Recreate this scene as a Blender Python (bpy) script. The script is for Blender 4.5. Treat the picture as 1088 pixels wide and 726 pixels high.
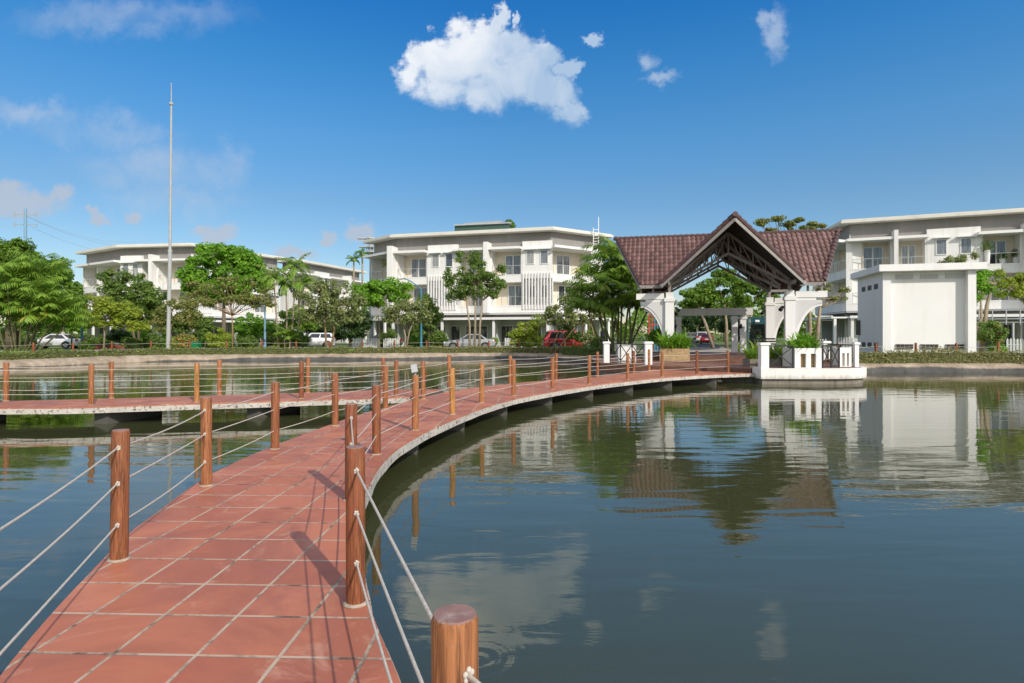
import bpy, bmesh, math, random
import numpy as np
from mathutils import Vector, Matrix
R = math.radians
rng = np.random.default_rng(7)
random.seed(7)
for o in list(bpy.data.objects): bpy.data.objects.remove(o)
SC = bpy.context.scene
COL = SC.collection

# ------------------------------------------------------------------ camera
F, CX, HY, CZ = 642.0, 544.0, 355.0, 1.94
cam = bpy.data.cameras.new("camera"); cam.sensor_width = 36; cam.lens = 36*F/1088
cam.shift_y = -8/1088; cam.clip_end = 8000; cam.clip_start = 0.05
co = bpy.data.objects.new("camera", cam); COL.objects.link(co)
co.location = (0, 0, CZ); co.rotation_euler = (R(90), 0, 0); SC.camera = co

# ------------------------------------------------------------------ sky, sun, exposure
SUN = Vector((0.763, -1.21, 0.887)).normalized()
EL = math.asin(SUN.z); AZ = math.atan2(SUN.x, SUN.y)
SC.view_settings.view_transform = 'Standard'; SC.view_settings.look = 'None'
SC.view_settings.exposure = 0.0; SC.view_settings.gamma = 1

W = bpy.data.worlds.new("World"); SC.world = W; W.use_nodes = True
def build_world():
    nt = W.node_tree; N = nt.nodes; L = nt.links; N.clear()
    out = N.new('ShaderNodeOutputWorld'); bg = N.new('ShaderNodeBackground'); L.new(bg.outputs[0], out.inputs[0])
    sky = N.new('ShaderNodeTexSky'); sky.sky_type = 'NISHITA'; sky.sun_disc = False
    sky.sun_elevation = EL; sky.sun_rotation = AZ; sky.air_density = 1.0; sky.dust_density = 0.35; sky.ozone_density = 2.6
    hs = N.new('ShaderNodeHueSaturation'); hs.inputs['Saturation'].default_value = 1.22; hs.inputs['Hue'].default_value = 0.492
    L.new(sky.outputs[0], hs.inputs['Color'])
    bg.inputs[1].default_value = 0.15
    def m(op, a, b=None, c=None):
        n = N.new('ShaderNodeMath'); n.operation = op
        for i, v in enumerate((a, b, c)):
            if v is None: continue
            if isinstance(v, (int, float)): n.inputs[i].default_value = v
            else: L.new(v, n.inputs[i])
        return n.outputs[0]
    def vm(op, a, b=None):
        n = N.new('ShaderNodeVectorMath'); n.operation = op
        for i, v in enumerate((a, b)):
            if v is None: continue
            if isinstance(v, tuple): n.inputs[i].default_value = v
            else: L.new(v, n.inputs[i])
        return n
    tc = N.new('ShaderNodeTexCoord'); sp = N.new('ShaderNodeSeparateXYZ'); L.new(tc.outputs['Generated'], sp.inputs[0])
    # deep polarised blue opposite the sun; bright broken cloud added behind camera as fill
    tr = N.new('ShaderNodeValToRGB'); L.new(sp.outputs[2], tr.inputs[0]); e = tr.color_ramp.elements
    st = [(0,(.68,.63,.66)),(.205,(.67,.66,.70)),(.305,(.59,.75,.85)),(.393,(.41,.75,.93)),(.473,(.24,.69,1.0)),(.62,(.22,.64,1.0))]
    while len(e) < len(st): e.new(.5)
    for i, (p_, c_) in enumerate(st): e[i].position = p_; e[i].color = (*c_, 1)
    mu = N.new('ShaderNodeMix'); mu.data_type = 'RGBA'; mu.blend_type = 'MULTIPLY'; mu.inputs[0].default_value = 1.0
    L.new(hs.outputs[0], mu.inputs[6]); L.new(tr.outputs[0], mu.inputs[7])
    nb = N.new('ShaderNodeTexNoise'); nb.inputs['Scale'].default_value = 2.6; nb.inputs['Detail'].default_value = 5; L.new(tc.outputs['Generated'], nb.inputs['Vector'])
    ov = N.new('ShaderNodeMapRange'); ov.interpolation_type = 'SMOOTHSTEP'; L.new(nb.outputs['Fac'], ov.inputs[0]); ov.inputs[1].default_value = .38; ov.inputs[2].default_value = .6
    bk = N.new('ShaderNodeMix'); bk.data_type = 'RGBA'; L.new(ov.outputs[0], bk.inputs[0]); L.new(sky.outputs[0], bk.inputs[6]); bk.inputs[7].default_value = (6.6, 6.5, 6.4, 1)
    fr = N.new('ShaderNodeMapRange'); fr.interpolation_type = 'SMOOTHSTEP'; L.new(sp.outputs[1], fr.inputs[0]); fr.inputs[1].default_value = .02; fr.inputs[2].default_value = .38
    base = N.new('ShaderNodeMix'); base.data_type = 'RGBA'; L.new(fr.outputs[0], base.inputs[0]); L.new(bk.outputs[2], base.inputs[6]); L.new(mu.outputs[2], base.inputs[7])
    gain = m('MULTIPLY_ADD', m('MAXIMUM', sp.outputs[0], 0.0), 0.28, 1.03)
    bs = vm('SCALE', base.outputs[2]); L.new(gain, bs.inputs['Scale'])
    yy = m('MAXIMUM', sp.outputs[1], 0.05)
    u = m('DIVIDE', sp.outputs[0], yy); v = m('DIVIDE', sp.outputs[2], yy)
    cb = N.new('ShaderNodeCombineXYZ'); L.new(u, cb.inputs[0]); L.new(v, cb.inputs[1])
    def noise(scale, det, rough, vec, dist=0.0):
        n = N.new('ShaderNodeTexNoise'); n.inputs['Scale'].default_value = scale; n.inputs['Detail'].default_value = det
        n.inputs['Roughness'].default_value = rough; n.inputs['Distortion'].default_value = dist; L.new(vec, n.inputs['Vector']); return n
    n3 = noise(11, 7, 0.6, cb.outputs[0], 0.6); n1 = noise(16, 6, 0.62, cb.outputs[0]); n2 = noise(44, 5, 0.62, cb.outputs[0])
    def warp(amp1, amp2):
        a = vm('SUBTRACT', n1.outputs['Color'], (.5, .5, .5)); a = vm('MULTIPLY', a.outputs[0], (amp1, amp1, 0))
        b = vm('SUBTRACT', n2.outputs['Color'], (.5, .5, .5)); b = vm('MULTIPLY', b.outputs[0], (amp2, amp2, 0))
        s = vm('ADD', cb.outputs[0], a.outputs[0]); return vm('ADD', s.outputs[0], b.outputs[0]).outputs[0]
    def blobs(lst, vec, sharp):
        acc = None
        for (px, py, rx, ry) in lst:
            d = vm('SUBTRACT', vec, ((px-CX)/F, (HY-py)/F, 0)); d = vm('MULTIPLY', d.outputs[0], (F/rx, F/ry, 0))
            l = vm('LENGTH', d.outputs[0]); q = m('SUBTRACT', 1.0, l.outputs['Value'])
            acc = q if acc is None else m('SMOOTH_MAX', acc, q, 0.15)
        return acc
    def ramp(val, lo, hi):
        n = N.new('ShaderNodeMapRange'); n.interpolation_type = 'SMOOTHSTEP'
        n.inputs['From Min'].default_value = lo; n.inputs['From Max'].default_value = hi; L.new(val, n.inputs['Value']); return n.outputs[0]
    w1 = warp(0.075, 0.03)
    big = blobs([(452,60,24,26),(436,84,20,22),(472,76,38,36),(500,62,34,42),(526,20,13,20),(517,40,22,26),(545,50,34,26),(578,62,22,18),(547,84,52,36),
                 (582,98,36,28),(604,122,24,16),(510,98,50,24),(470,98,42,22),(602,72,18,12),(628,44,16,9),(545,24,8,7)], w1, 1)
    er = m('ADD', m('MULTIPLY', m('SUBTRACT', n3.outputs['Fac'], 0.5), 0.9), m('MULTIPLY', m('SUBTRACT', n2.outputs['Fac'], 0.5), 0.55))
    soft = m('MULTIPLY', m('SUBTRACT', 1.0, ramp(m('ADD', v, m('MULTIPLY', u, 0.25)), 0.32, 0.43)), 0.75)
    bn = m('SUBTRACT', m('ADD', big, er), 0.02)
    ba = m('MULTIPLY', ramp(m('DIVIDE', m('ADD', bn, 0.06), m('ADD', 0.42, soft)), 0.0, 1.0), 0.98)
    low = blobs([(22,214,58,22),(62,206,16,12),(226,247,30,13),(212,243,14,9),(143,231,14,8),(104,230,17,7),(381,246,18,15),(346,250,13,8),
                 (312,269,28,9),(0,205,40,16)], w1, 1)
    wsp = blobs([(690,66,16,15),(698,88,24,9),(824,36,15,36),(815,20,12,14)], w1, 1)
    wa = m('MULTIPLY', ramp(m('ADD', wsp, m('MULTIPLY', er, 0.9)), -0.05, 0.95), 0.62)
    la = m('MULTIPLY', ramp(m('ADD', low, m('MULTIPLY', er, 0.8)), -0.05, 0.6), 0.8)
    w2 = warp(0.10, 0.02)
    cir = blobs([(30,124,90,16),(110,140,90,20),(160,175,90,34),(190,213,80,22),(235,178,34,30),(140,18,130,22)], w2, 1)
    ca = m('MULTIPLY', m('MULTIPLY', ramp(cir, -0.25, 0.95), ramp(n3.outputs['Fac'], 0.15, 0.75)), 0.55)
    # cloud brightness: sunlit tops, grey bases, soft billows
    sh = m('MULTIPLY_ADD', n3.outputs['Fac'], 1.9, -0.92)
    t = m('ADD', m('MULTIPLY', ramp(m('SUBTRACT', v, m('MULTIPLY', u, 0.9)), 0.36, 0.62), 0.95), sh)
    cr = N.new('ShaderNodeMix'); cr.data_type = 'RGBA'; cr.clamp_factor = True; L.new(t, cr.inputs[0])
    cr.inputs[6].default_value = (2.75, 3.75, 5.1, 1); cr.inputs[7].default_value = (5.9, 6.15, 6.5, 1)
    def mix(f, a, b):
        n = N.new('ShaderNodeMix'); n.data_type = 'RGBA'; n.clamp_factor = True; L.new(f, n.inputs[0]); L.new(a, n.inputs[6])
        if isinstance(b, tuple): n.inputs[7].default_value = b
        else: L.new(b, n.inputs[7])
        return n.outputs[2]
    c = mix(ca, bs.outputs[0], (3.6, 4.1, 4.9, 1))
    c = mix(wa, c, (3.4, 4.1, 5.2, 1))
    c = mix(la, c, (3.3, 3.65, 4.3, 1))
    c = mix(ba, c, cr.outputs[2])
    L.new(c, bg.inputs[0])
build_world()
sl = bpy.data.lights.new("sun", 'SUN'); sl.energy = 3.5; sl.angle = R(0.55); sl.color = (1, 0.93, 0.83)
so = bpy.data.objects.new("sun", sl); COL.objects.link(so); so.rotation_euler = SUN.to_track_quat('Z', 'Y').to_euler(); so.location = (30, -40, 60)

# ------------------------------------------------------------------ helpers
def gx(px, D): return (px-CX)*D/F
def gz(py, D): return CZ-(py-HY)*D/F
def P(px, py, D): return Vector((gx(px, D), D, gz(py, D)))
GZ, DZ = 0.5, 0.40            # ground, bridge deck above the water (z = 0)

class MB:
    def __init__(s): s.v = []; s.f = []
    def add(s, vs, fs):
        o = len(s.v); s.v += [tuple(v) for v in vs]; s.f += [tuple(i+o for i in f) for f in fs]
    def box(s, c, d, rz=0.0, M=None):
        x, y, z = d[0]/2, d[1]/2, d[2]/2; cr, sr = math.cos(rz), math.sin(rz)
        vs = []
        for k in (-1, 1):
            for (i, j) in ((-1,-1),(1,-1),(1,1),(-1,1)):
                a, b = i*x, j*y; p = Vector((c[0]+a*cr-b*sr, c[1]+a*sr+b*cr, c[2]+k*z))
                vs.append(M @ p if M else p)
        s.add(vs, [(3,2,1,0),(4,5,6,7),(0,1,5,4),(1,2,6,5),(2,3,7,6),(3,0,4,7)])
    def bar(s, a, b, w, h=None, up=(0,0,1)):
        a, b = Vector(a), Vector(b); h = h or w; d = (b-a).normalized(); up = Vector(up)
        if abs(d.dot(up)) > .98: up = Vector((0,1,0))
        r = d.cross(up).normalized(); n = r.cross(d)
        vs = []
        for p in (a, b):
            for (i, j) in ((-1,-1),(1,-1),(1,1),(-1,1)): vs.append(p+r*(i*w/2)+n*(j*h/2))
        s.add(vs, [(3,2,1,0),(4,5,6,7),(0,1,5,4),(1,2,6,5),(2,3,7,6),(3,0,4,7)])
    def prism(s, pts, z0, z1):
        n = len(pts); area = sum(pts[i][0]*pts[(i+1)%n][1]-pts[(i+1)%n][0]*pts[i][1] for i in range(n))
        if area < 0: pts = pts[::-1]
        vs = [(p[0], p[1], z0) for p in pts]+[(p[0], p[1], z1) for p in pts]
        s.add(vs, [tuple(range(n-1, -1, -1)), tuple(range(n, 2*n))]+[(i, (i+1)%n, n+(i+1)%n, n+i) for i in range(n)])
    def tube(s, pts, rad, n=8, cap=True):
        pts = [Vector(p) for p in pts]; k = len(pts)
        if not isinstance(rad, (list, tuple)): rad = [rad]*k
        ref = Vector((0.31, 0.17, 0.93)); vs = []
        for i, p in enumerate(pts):
            t = (pts[min(i+1, k-1)]-pts[max(i-1, 0)]).normalized()
            a = t.cross(ref)
            if a.length < .05: a = t.cross(Vector((1, 0, 0)))
            a.normalize(); b = t.cross(a)
            for j in range(n):
                q = 2*math.pi*j/n; vs.append(p+a*(math.cos(q)*rad[i])+b*(math.sin(q)*rad[i]))
        fs = [(i*n+j, i*n+(j+1)%n, (i+1)*n+(j+1)%n, (i+1)*n+j) for i in range(k-1) for j in range(n)]
        if cap: fs += [tuple(range(n-1, -1, -1)), tuple((k-1)*n+j for j in range(n))]
        s.add(vs, fs)
    def lathe(s, prof, c=(0,0,0), n=16, axis='z'):
        vs = []
        for (r, z) in prof:
            for j in range(n):
                q = 2*math.pi*j/n; a, b = r*math.cos(q), r*math.sin(q)
                vs.append((c[0]+a, c[1]+b, c[2]+z) if axis == 'z' else (c[0]+a, c[1]+z, c[2]+b))
        k = len(prof)
        fs = [(i*n+j, i*n+(j+1)%n, (i+1)*n+(j+1)%n, (i+1)*n+j) for i in range(k-1) for j in range(n)]
        fs += [tuple(range(n-1, -1, -1)), tuple((k-1)*n+j for j in range(n))]
        s.add(vs, fs)
    def ball(s, c, r, n=8, m=6):
        prof = [(math.sin(math.pi*i/m)*r+1e-4, -math.cos(math.pi*i/m)*r) for i in range(m+1)]; s.lathe(prof, c, n)
    def build(s, name, mat, parent=None, smooth=False, bevel=0.0):
        me = bpy.data.meshes.new(name); off = parent_loc(parent)
        me.from_pydata([(v[0]-off[0], v[1]-off[1], v[2]-off[2]) for v in s.v], [], s.f); me.update()
        bm = bmesh.new(); bm.from_mesh(me); bmesh.ops.recalc_face_normals(bm, faces=bm.faces); bm.to_mesh(me); bm.free()
        me.materials.append(mat)
        if smooth:
            me.polygons.foreach_set('use_smooth', [True]*len(me.polygons))
            if smooth == 'auto': me.set_sharp_from_angle(angle=R(40))
        o = bpy.data.objects.new(name, me); COL.objects.link(o)
        if parent: o.parent = parent
        if bevel:
            b = o.modifiers.new('bevel', 'BEVEL'); b.width = bevel; b.segments = 2; b.limit_method = 'ANGLE'
        return o
def parent_loc(p):
    v = Vector((0, 0, 0))
    while p: v += p.location; p = p.parent
    return v
def tag(o, label=None, cat=None, group=None, kind=None):
    if label: o['label'] = label
    if cat: o['category'] = cat
    if group: o['group'] = group
    if kind: o['kind'] = kind
    return o
def thing(name, label, cat, loc=(0,0,0), group=None):
    o = bpy.data.objects.new(name, None); COL.objects.link(o); o.location = loc; o.empty_display_size = .3
    return tag(o, label, cat, group)
def copy_tree(o, parent=None):
    c = o.copy(); COL.objects.link(c)
    if parent: c.parent = parent
    for ch in [x for x in bpy.data.objects if x.parent == o]: copy_tree(ch, c)
    return c
def np_mesh(name, V, Fq, mat, parent=None, tint=None, smooth=False):
    off = np.array(parent_loc(parent)); V = np.asarray(V, dtype=np.float32)-off.astype(np.float32); n = len(Fq); k = Fq.shape[1]
    me = bpy.data.meshes.new(name); me.vertices.add(len(V)); me.vertices.foreach_set('co', V.ravel())
    me.loops.add(n*k); me.loops.foreach_set('vertex_index', Fq.astype(np.int32).ravel())
    me.polygons.add(n); me.polygons.foreach_set('loop_start', np.arange(0, n*k, k, dtype=np.int32))
    if smooth: me.polygons.foreach_set('use_smooth', np.ones(n, dtype=bool))
    if tint is not None:
        a = me.attributes.new('tint', 'FLOAT', 'FACE'); a.data.foreach_set('value', np.asarray(tint, dtype=np.float32))
    me.update(calc_edges=True); me.validate(); me.materials.append(mat)
    o = bpy.data.objects.new(name, me); COL.objects.link(o)
    if parent: o.parent = parent
    return o
def catmull(pts, n):
    """evenly resampled smooth curve through 2D/3D points"""
    p = np.array(pts, float); q = np.vstack([2*p[0]-p[1], p, 2*p[-1]-p[-2]]); out = []
    for i in range(1, len(q)-2):
        for t in np.linspace(0, 1, 24, endpoint=False):
            a, b, c, d = q[i-1:i+3]
            out.append(.5*((2*b)+(-a+c)*t+(2*a-5*b+4*c-d)*t*t+(-a+3*b-3*c+d)*t**3))
    out.append(p[-1]); out = np.array(out)
    s = np.r_[0, np.cumsum(np.linalg.norm(np.diff(out, axis=0), axis=1))]
    return np.stack([np.interp(np.linspace(0, s[-1], n), s, out[:, k]) for k in range(p.shape[1])], 1)
def offset(pl, d):
    """offset open 2D polyline to its left by d"""
    t = np.gradient(pl, axis=0); t /= np.linalg.norm(t, axis=1)[:, None]
    return pl+np.stack([-t[:, 1], t[:, 0]], 1)*d

# ------------------------------------------------------------------ materials
class NT:
    def __init__(s, name):
        s.m = bpy.data.materials.new(name); s.m.use_nodes = True; s.t = s.m.node_tree; s.N = s.t.nodes; s.L = s.t.links
        s.b = s.N['Principled BSDF']; s.out = s.N['Material Output']
    def n(s, t, **kw):
        x = s.N.new(t)
        for k, v in kw.items(): setattr(x, k, v)
        return x
    def set(s, node, **kw):
        for k, v in kw.items():
            key = k.replace('_', ' ')
            if hasattr(v, 'is_linked') or isinstance(v, bpy.types.NodeSocket): s.L.new(v, node.inputs[key])
            else: node.inputs[key].default_value = v
        return node
    def coord(s, which='Object', scale=None, rot=None, loc=None):
        tc = s.n('ShaderNodeTexCoord'); o = tc.outputs[which]
        if scale or rot or loc:
            mp = s.n('ShaderNodeMapping'); s.L.new(o, mp.inputs[0])
            if scale: mp.inputs['Scale'].default_value = scale
            if rot: mp.inputs['Rotation'].default_value = rot
            if loc: mp.inputs['Location'].default_value = loc
            o = mp.outputs[0]
        return o
    def noise(s, vec, scale, det=4, rough=.55, dist=0):
        x = s.n('ShaderNodeTexNoise'); s.L.new(vec, x.inputs['Vector']); x.inputs['Scale'].default_value = scale
        x.inputs['Detail'].default_value = det; x.inputs['Roughness'].default_value = rough; x.inputs['Distortion'].default_value = dist
        return x.outputs['Fac']
    def ramp(s, f, stops):
        x = s.n('ShaderNodeValToRGB'); s.L.new(f, x.inputs[0]); e = x.color_ramp.elements
        while len(e) < len(stops): e.new(.5)
        for i, (p, c) in enumerate(stops):
            e[i].position = p; e[i].color = c if len(c) == 4 else (*c, 1)
        return x.outputs[0]
    def mix(s, f, a, b, mode='MIX'):
        x = s.n('ShaderNodeMix', data_type='RGBA', blend_type=mode)
        for i, v in ((0, f), (6, a), (7, b)):
            if isinstance(v, (int, float)): x.inputs[i].default_value = v
            elif isinstance(v, tuple): x.inputs[i].default_value = v if len(v) == 4 else (*v, 1)
            else: s.L.new(v, x.inputs[i])
        return x.outputs[2]
    def math(s, op, a, b=None, c=None):
        x = s.n('ShaderNodeMath', operation=op)
        for i, v in enumerate((a, b, c)):
            if v is None: continue
            if isinstance(v, (int, float)): x.inputs[i].default_value = v
            else: s.L.new(v, x.inputs[i])
        return x.outputs[0]
    def bump(s, h, strength=.3, dist=.02):
        x = s.n('ShaderNodeBump'); x.inputs['Strength'].default_value = strength; x.inputs['Distance'].default_value = dist
        s.L.new(h, x.inputs['Height']); s.L.new(x.outputs[0], s.b.inputs['Normal']); return x
    def col(s, c):
        if isinstance(c, tuple): s.b.inputs['Base Color'].default_value = (*c, 1)
        else: s.L.new(c, s.b.inputs['Base Color'])
    def rough(s, r):
        if isinstance(r, (int, float)): s.b.inputs['Roughness'].default_value = r
        else: s.L.new(r, s.b.inputs['Roughness'])

def weathered(name, c, var=.12, scale=1.5, rough=.75, dirt=None, dirt_amt=.5, streak=False, bump=.15, spec=.3, bscale=30):
    t = NT(name); v = t.coord()
    n = t.noise(v, scale, 6, .6); d = tuple(x*(1-var) for x in c); l = tuple(min(1, x*(1+var*.5)) for x in c)
    col = t.ramp(n, [(.3, d), (.7, l)])
    if dirt:
        vv = t.coord(scale=(2.5, 2.5, .22)) if streak else v
        n2 = t.noise(vv, scale*1.7, 8, .68)
        f = t.ramp(n2, [(.52, (0,0,0)), (.74, (dirt_amt,)*3)])
        col = t.mix(f, col, dirt)
    t.col(col); t.rough(rough); t.b.inputs['Specular IOR Level'].default_value = spec
    if bump: t.bump(t.noise(v, bscale, 4, .6), bump, .01)
    return t.m
def plain(name, c, rough=.5, metal=0.0, spec=.5, coat=0.0):
    t = NT(name); v = t.coord(); n = t.noise(v, 6, 4)
    t.col(t.ramp(n, [(.3, tuple(x*.9 for x in c)), (.7, tuple(min(1, x*1.06) for x in c))]))
    t.rough(rough); t.b.inputs['Metallic'].default_value = metal; t.b.inputs['Specular IOR Level'].default_value = spec
    t.b.inputs['Coat Weight'].default_value = coat; t.b.inputs['Coat Roughness'].default_value = .05
    return t.m
def leafmat(name, dark, light, trans=.42, accent=None, acc_amt=.0, rough=.5):
    t = NT(name); at = t.n('ShaderNodeAttribute', attribute_name='tint')
    stops = [(0, dark), (1-acc_amt if accent else 1, light)]
    if accent: stops = [(0, dark), (.97-acc_amt, light), (1-acc_amt, accent)]
    c = t.ramp(at.outputs['Fac'], stops); t.col(c); t.rough(rough); t.b.inputs['Specular IOR Level'].default_value = .4
    tr = t.n('ShaderNodeBsdfTranslucent'); hs = t.n('ShaderNodeHueSaturation'); hs.inputs['Value'].default_value = 1.35; hs.inputs['Hue'].default_value = .485
    t.L.new(c, hs.inputs['Color']); t.L.new(hs.outputs[0], tr.inputs[0])
    mx = t.n('ShaderNodeMixShader'); mx.inputs[0].default_value = trans
    t.L.new(t.b.outputs[0], mx.inputs[1]); t.L.new(tr.outputs[0], mx.inputs[2]); t.L.new(mx.outputs[0], t.out.inputs[0])
    return t.m

def m_water():
    t = NT('pond_water'); v = t.coord()
    a = t.noise(t.coord(scale=(.42, 1.5, 1)), 1.7, 1.5, .4, .5)
    b = t.noise(t.coord(scale=(.7, 2.2, 1), rot=(0, 0, R(8))), 5.5, 3, .55, .3)
    patch = t.ramp(t.noise(v, .11, 3), [(.35, (.35,)*3), (.65, (1,)*3)])
    h = t.math('ADD', t.math('MULTIPLY', a, 1.0), t.math('MULTIPLY', b, .11)); h = t.math('MULTIPLY', h, patch)
    dv = t.n('ShaderNodeVectorMath', operation='DISTANCE'); t.L.new(v, dv.inputs[0]); dv.inputs[1].default_value = (-.20, 3.62, 0); rd = dv.outputs['Value']
    env = t.math('POWER', 2.718, t.math('MULTIPLY', t.math('MULTIPLY', rd, rd), -9.0))
    h = t.math('ADD', h, t.math('MULTIPLY', t.math('SINE', t.math('MULTIPLY', rd, 62.0)), t.math('MULTIPLY', env, .034)))
    t.bump(h, 1.0, .0105)
    t.col(t.ramp(t.noise(v, .25, 3), [(.3, (.054, .061, .024)), (.7, (.062, .069, .027))]))
    t.rough(.012); t.b.inputs['IOR'].default_value = 1.72; t.b.inputs['Specular IOR Level'].default_value = .5
    return t.m
def m_tiles():
    t = NT('terracotta_tiles'); v = t.coord(loc=(1.50, -3.30, 0), rot=(0, 0, 0)); 
    tc = t.n('ShaderNodeTexCoord'); mp = t.n('ShaderNodeMapping', vector_type='TEXTURE'); t.L.new(tc.outputs['Object'], mp.inputs[0])
    mp.inputs['Location'].default_value = (-1.50, 3.30, 0); mp.inputs['Rotation'].default_value = (0, 0, R(-2)); mp.inputs['Scale'].default_value = (.405, .405, 1)
    s = t.n('ShaderNodeSeparateXYZ'); t.L.new(mp.outputs[0], s.inputs[0])
    def edge(x):
        f = t.math('FRACT', x); f = t.math('SUBTRACT', f, .5); f = t.math('ABSOLUTE', f); return t.math('SUBTRACT', .5, f)
    wob = t.math('MULTIPLY', t.math('SUBTRACT', t.noise(tc.outputs['Object'], 14, 3), .5), .012)
    e = t.math('ADD', t.math('MINIMUM', edge(s.outputs[0]), edge(s.outputs[1])), wob)
    mr = t.n('ShaderNodeMapRange'); t.L.new(e, mr.inputs[0]); mr.inputs[1].default_value = .019; mr.inputs[2].default_value = .027; g = mr.outputs[0]
    fl = t.n('ShaderNodeVectorMath', operation='FLOOR'); t.L.new(mp.outputs[0], fl.inputs[0])
    wn = t.n('ShaderNodeTexWhiteNoise'); wn.noise_dimensions = '2D'; t.L.new(fl.outputs[0], wn.inputs['Vector'])
    tile = t.ramp(wn.outputs['Value'], [(0, (.45, .135, .068)), (.5, (.55, .180, .090)), (1, (.63, .225, .118))])
    mott = t.noise(tc.outputs['Object'], 3.2, 8, .65)
    tile = t.mix(t.ramp(mott, [(.35, (.0,)*3), (.75, (.45,)*3)]), tile, (.52, .22, .13), 'MIX')
    stain = t.ramp(t.noise(tc.outputs['Object'], .9, 7, .68, .8), [(.44, (0,)*3), (.60, (.75,)*3)])
    tile = t.mix(stain, tile, (.37, .125, .075)); pale = t.ramp(t.noise(tc.outputs['Object'], 2.1, 8, .75, 1.2), [(.57, (0,)*3), (.68, (.6,)*3)])
    tile = t.mix(pale, tile, (.62, .32, .21))
    sp = t.ramp(t.noise(tc.outputs['Object'], 60, 3, .7), [(.66, (0,)*3), (.76, (.5,)*3)])
    tile = t.mix(sp, tile, (.28, .13, .09))
    grout = t.ramp(t.noise(tc.outputs['Object'], 3.5, 7, .75), [(.38, (.13, .10, .075)), (.52, (.50, .39, .29)), (.7, (.58, .46, .35))])
    t.col(t.mix(g, grout, tile)); t.rough(t.mix(g, (.9,)*3, t.ramp(mott, [(.3, (.42,)*3), (.7, (.62,)*3)]))); t.b.inputs['Specular IOR Level'].default_value = .35
    hgt = t.math('ADD', t.math('MULTIPLY', g, 1.0), t.math('MULTIPLY', mott, .12)); t.bump(hgt, .45, .006)
    return t.m
def m_wood(name, a, b, c):
    t = NT(name); oi = t.n('ShaderNodeObjectInfo')
    ad = t.n('ShaderNodeVectorMath', operation='ADD'); tc = t.n('ShaderNodeTexCoord'); t.L.new(tc.outputs['Object'], ad.inputs[0])
    cb = t.n('ShaderNodeCombineXYZ'); t.L.new(t.math('MULTIPLY', oi.outputs['Random'], 37), cb.inputs[0]); t.L.new(t.math('MULTIPLY', oi.outputs['Random'], 91), cb.inputs[2]); t.L.new(cb.outputs[0], ad.inputs[1])
    mp = t.n('ShaderNodeMapping'); mp.inputs['Scale'].default_value = (1, 1, .06); t.L.new(ad.outputs[0], mp.inputs[0])
    g = t.noise(mp.outputs[0], 46, 6, .7, .9); g2 = t.noise(mp.outputs[0], 130, 3, .6)
    base = t.ramp(oi.outputs['Random'], [(0, a), (.45, b), (.85, b), (1, c)])
    dk = t.mix(.8, base, (.045, .016, .007)); col = t.mix(t.ramp(g, [(.36, (.95,)*3), (.56, (0,)*3)]), base, dk)
    lt = t.mix(.5, base, (.55, .25, .08)); col = t.mix(t.ramp(g2, [(.5, (0,)*3), (.68, (.6,)*3)]), col, lt)
    wear = t.ramp(t.noise(ad.outputs[0], 22, 6, .75), [(.66, (0,)*3), (.72, (.6,)*3)]); col = t.mix(wear, col, (.33, .22, .15))
    t.col(col); t.rough(t.ramp(g, [(.3, (.68,)*3), (.7, (.50,)*3)])); t.b.inputs['Specular IOR Level'].default_value = .3
    t.bump(g, .35, .006); return t.m
def m_ground():
    t = NT('ground_earth_grass'); v = t.coord()
    n = t.noise(v, .35, 6, .65); n2 = t.noise(v, 9, 4, .7)
    g = t.ramp(n2, [(.3, (.085, .135, .03)), (.7, (.15, .20, .05))])
    e = t.ramp(n2, [(.3, (.16, .12, .075)), (.7, (.26, .20, .13))])
    t.col(t.mix(t.ramp(n, [(.56, (0,)*3), (.66, (1,)*3)]), g, e)); t.rough(.95); t.bump(n2, .6, .05); return t.m
def m_bank():
    t = NT('bank_concrete'); v = t.coord(); g = t.n('ShaderNodeNewGeometry'); s = t.n('ShaderNodeSeparateXYZ'); t.L.new(g.outputs['Position'], s.inputs[0])
    n = t.noise(v, 1.3, 8, .7); hi = t.ramp(n, [(.3, (.23, .18, .125)), (.5, (.37, .29, .21)), (.72, (.54, .46, .36))])
    lo = t.ramp(n, [(.3, (.045, .045, .043)), (.7, (.13, .125, .115))])
    zz = t.math('ADD', s.outputs[2], t.math('MULTIPLY', t.math('SUBTRACT', n, .5), .16))
    zz = t.math('ADD', zz, t.math('MULTIPLY', t.math('MINIMUM', t.math('MAXIMUM', t.math('MULTIPLY_ADD', s.outputs[0], -.1, -1.9), 0.0), 1.0), .2))
    zz = t.math('ADD', zz, t.math('MULTIPLY', t.math('SUBTRACT', t.noise(v, .12, 4), .5), .5))
    mr = t.n('ShaderNodeMapRange'); t.L.new(zz, mr.inputs[0]); mr.inputs[1].default_value = .14; mr.inputs[2].default_value = .22
    t.col(t.mix(mr.outputs[0], lo, hi)); t.rough(.9); t.bump(t.noise(v, 9, 6, .7), .8, .06); return t.m
def m_rooftile():
    t = NT('brown_roof_tiles'); v = t.coord(); at = t.n('ShaderNodeAttribute', attribute_name='tint')
    c = t.ramp(at.outputs['Fac'], [(0, (.095, .048, .043)), (.5, (.155, .078, .070)), (1, (.215, .115, .105))])
    n = t.noise(v, 2.2, 6, .7); c = t.mix(t.ramp(n, [(.5, (0,)*3), (.75, (.32,)*3)]), c, (.24, .18, .165))
    t.col(c); t.rough(.55); t.bump(t.noise(v, 40, 3), .2, .01); return t.m
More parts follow.
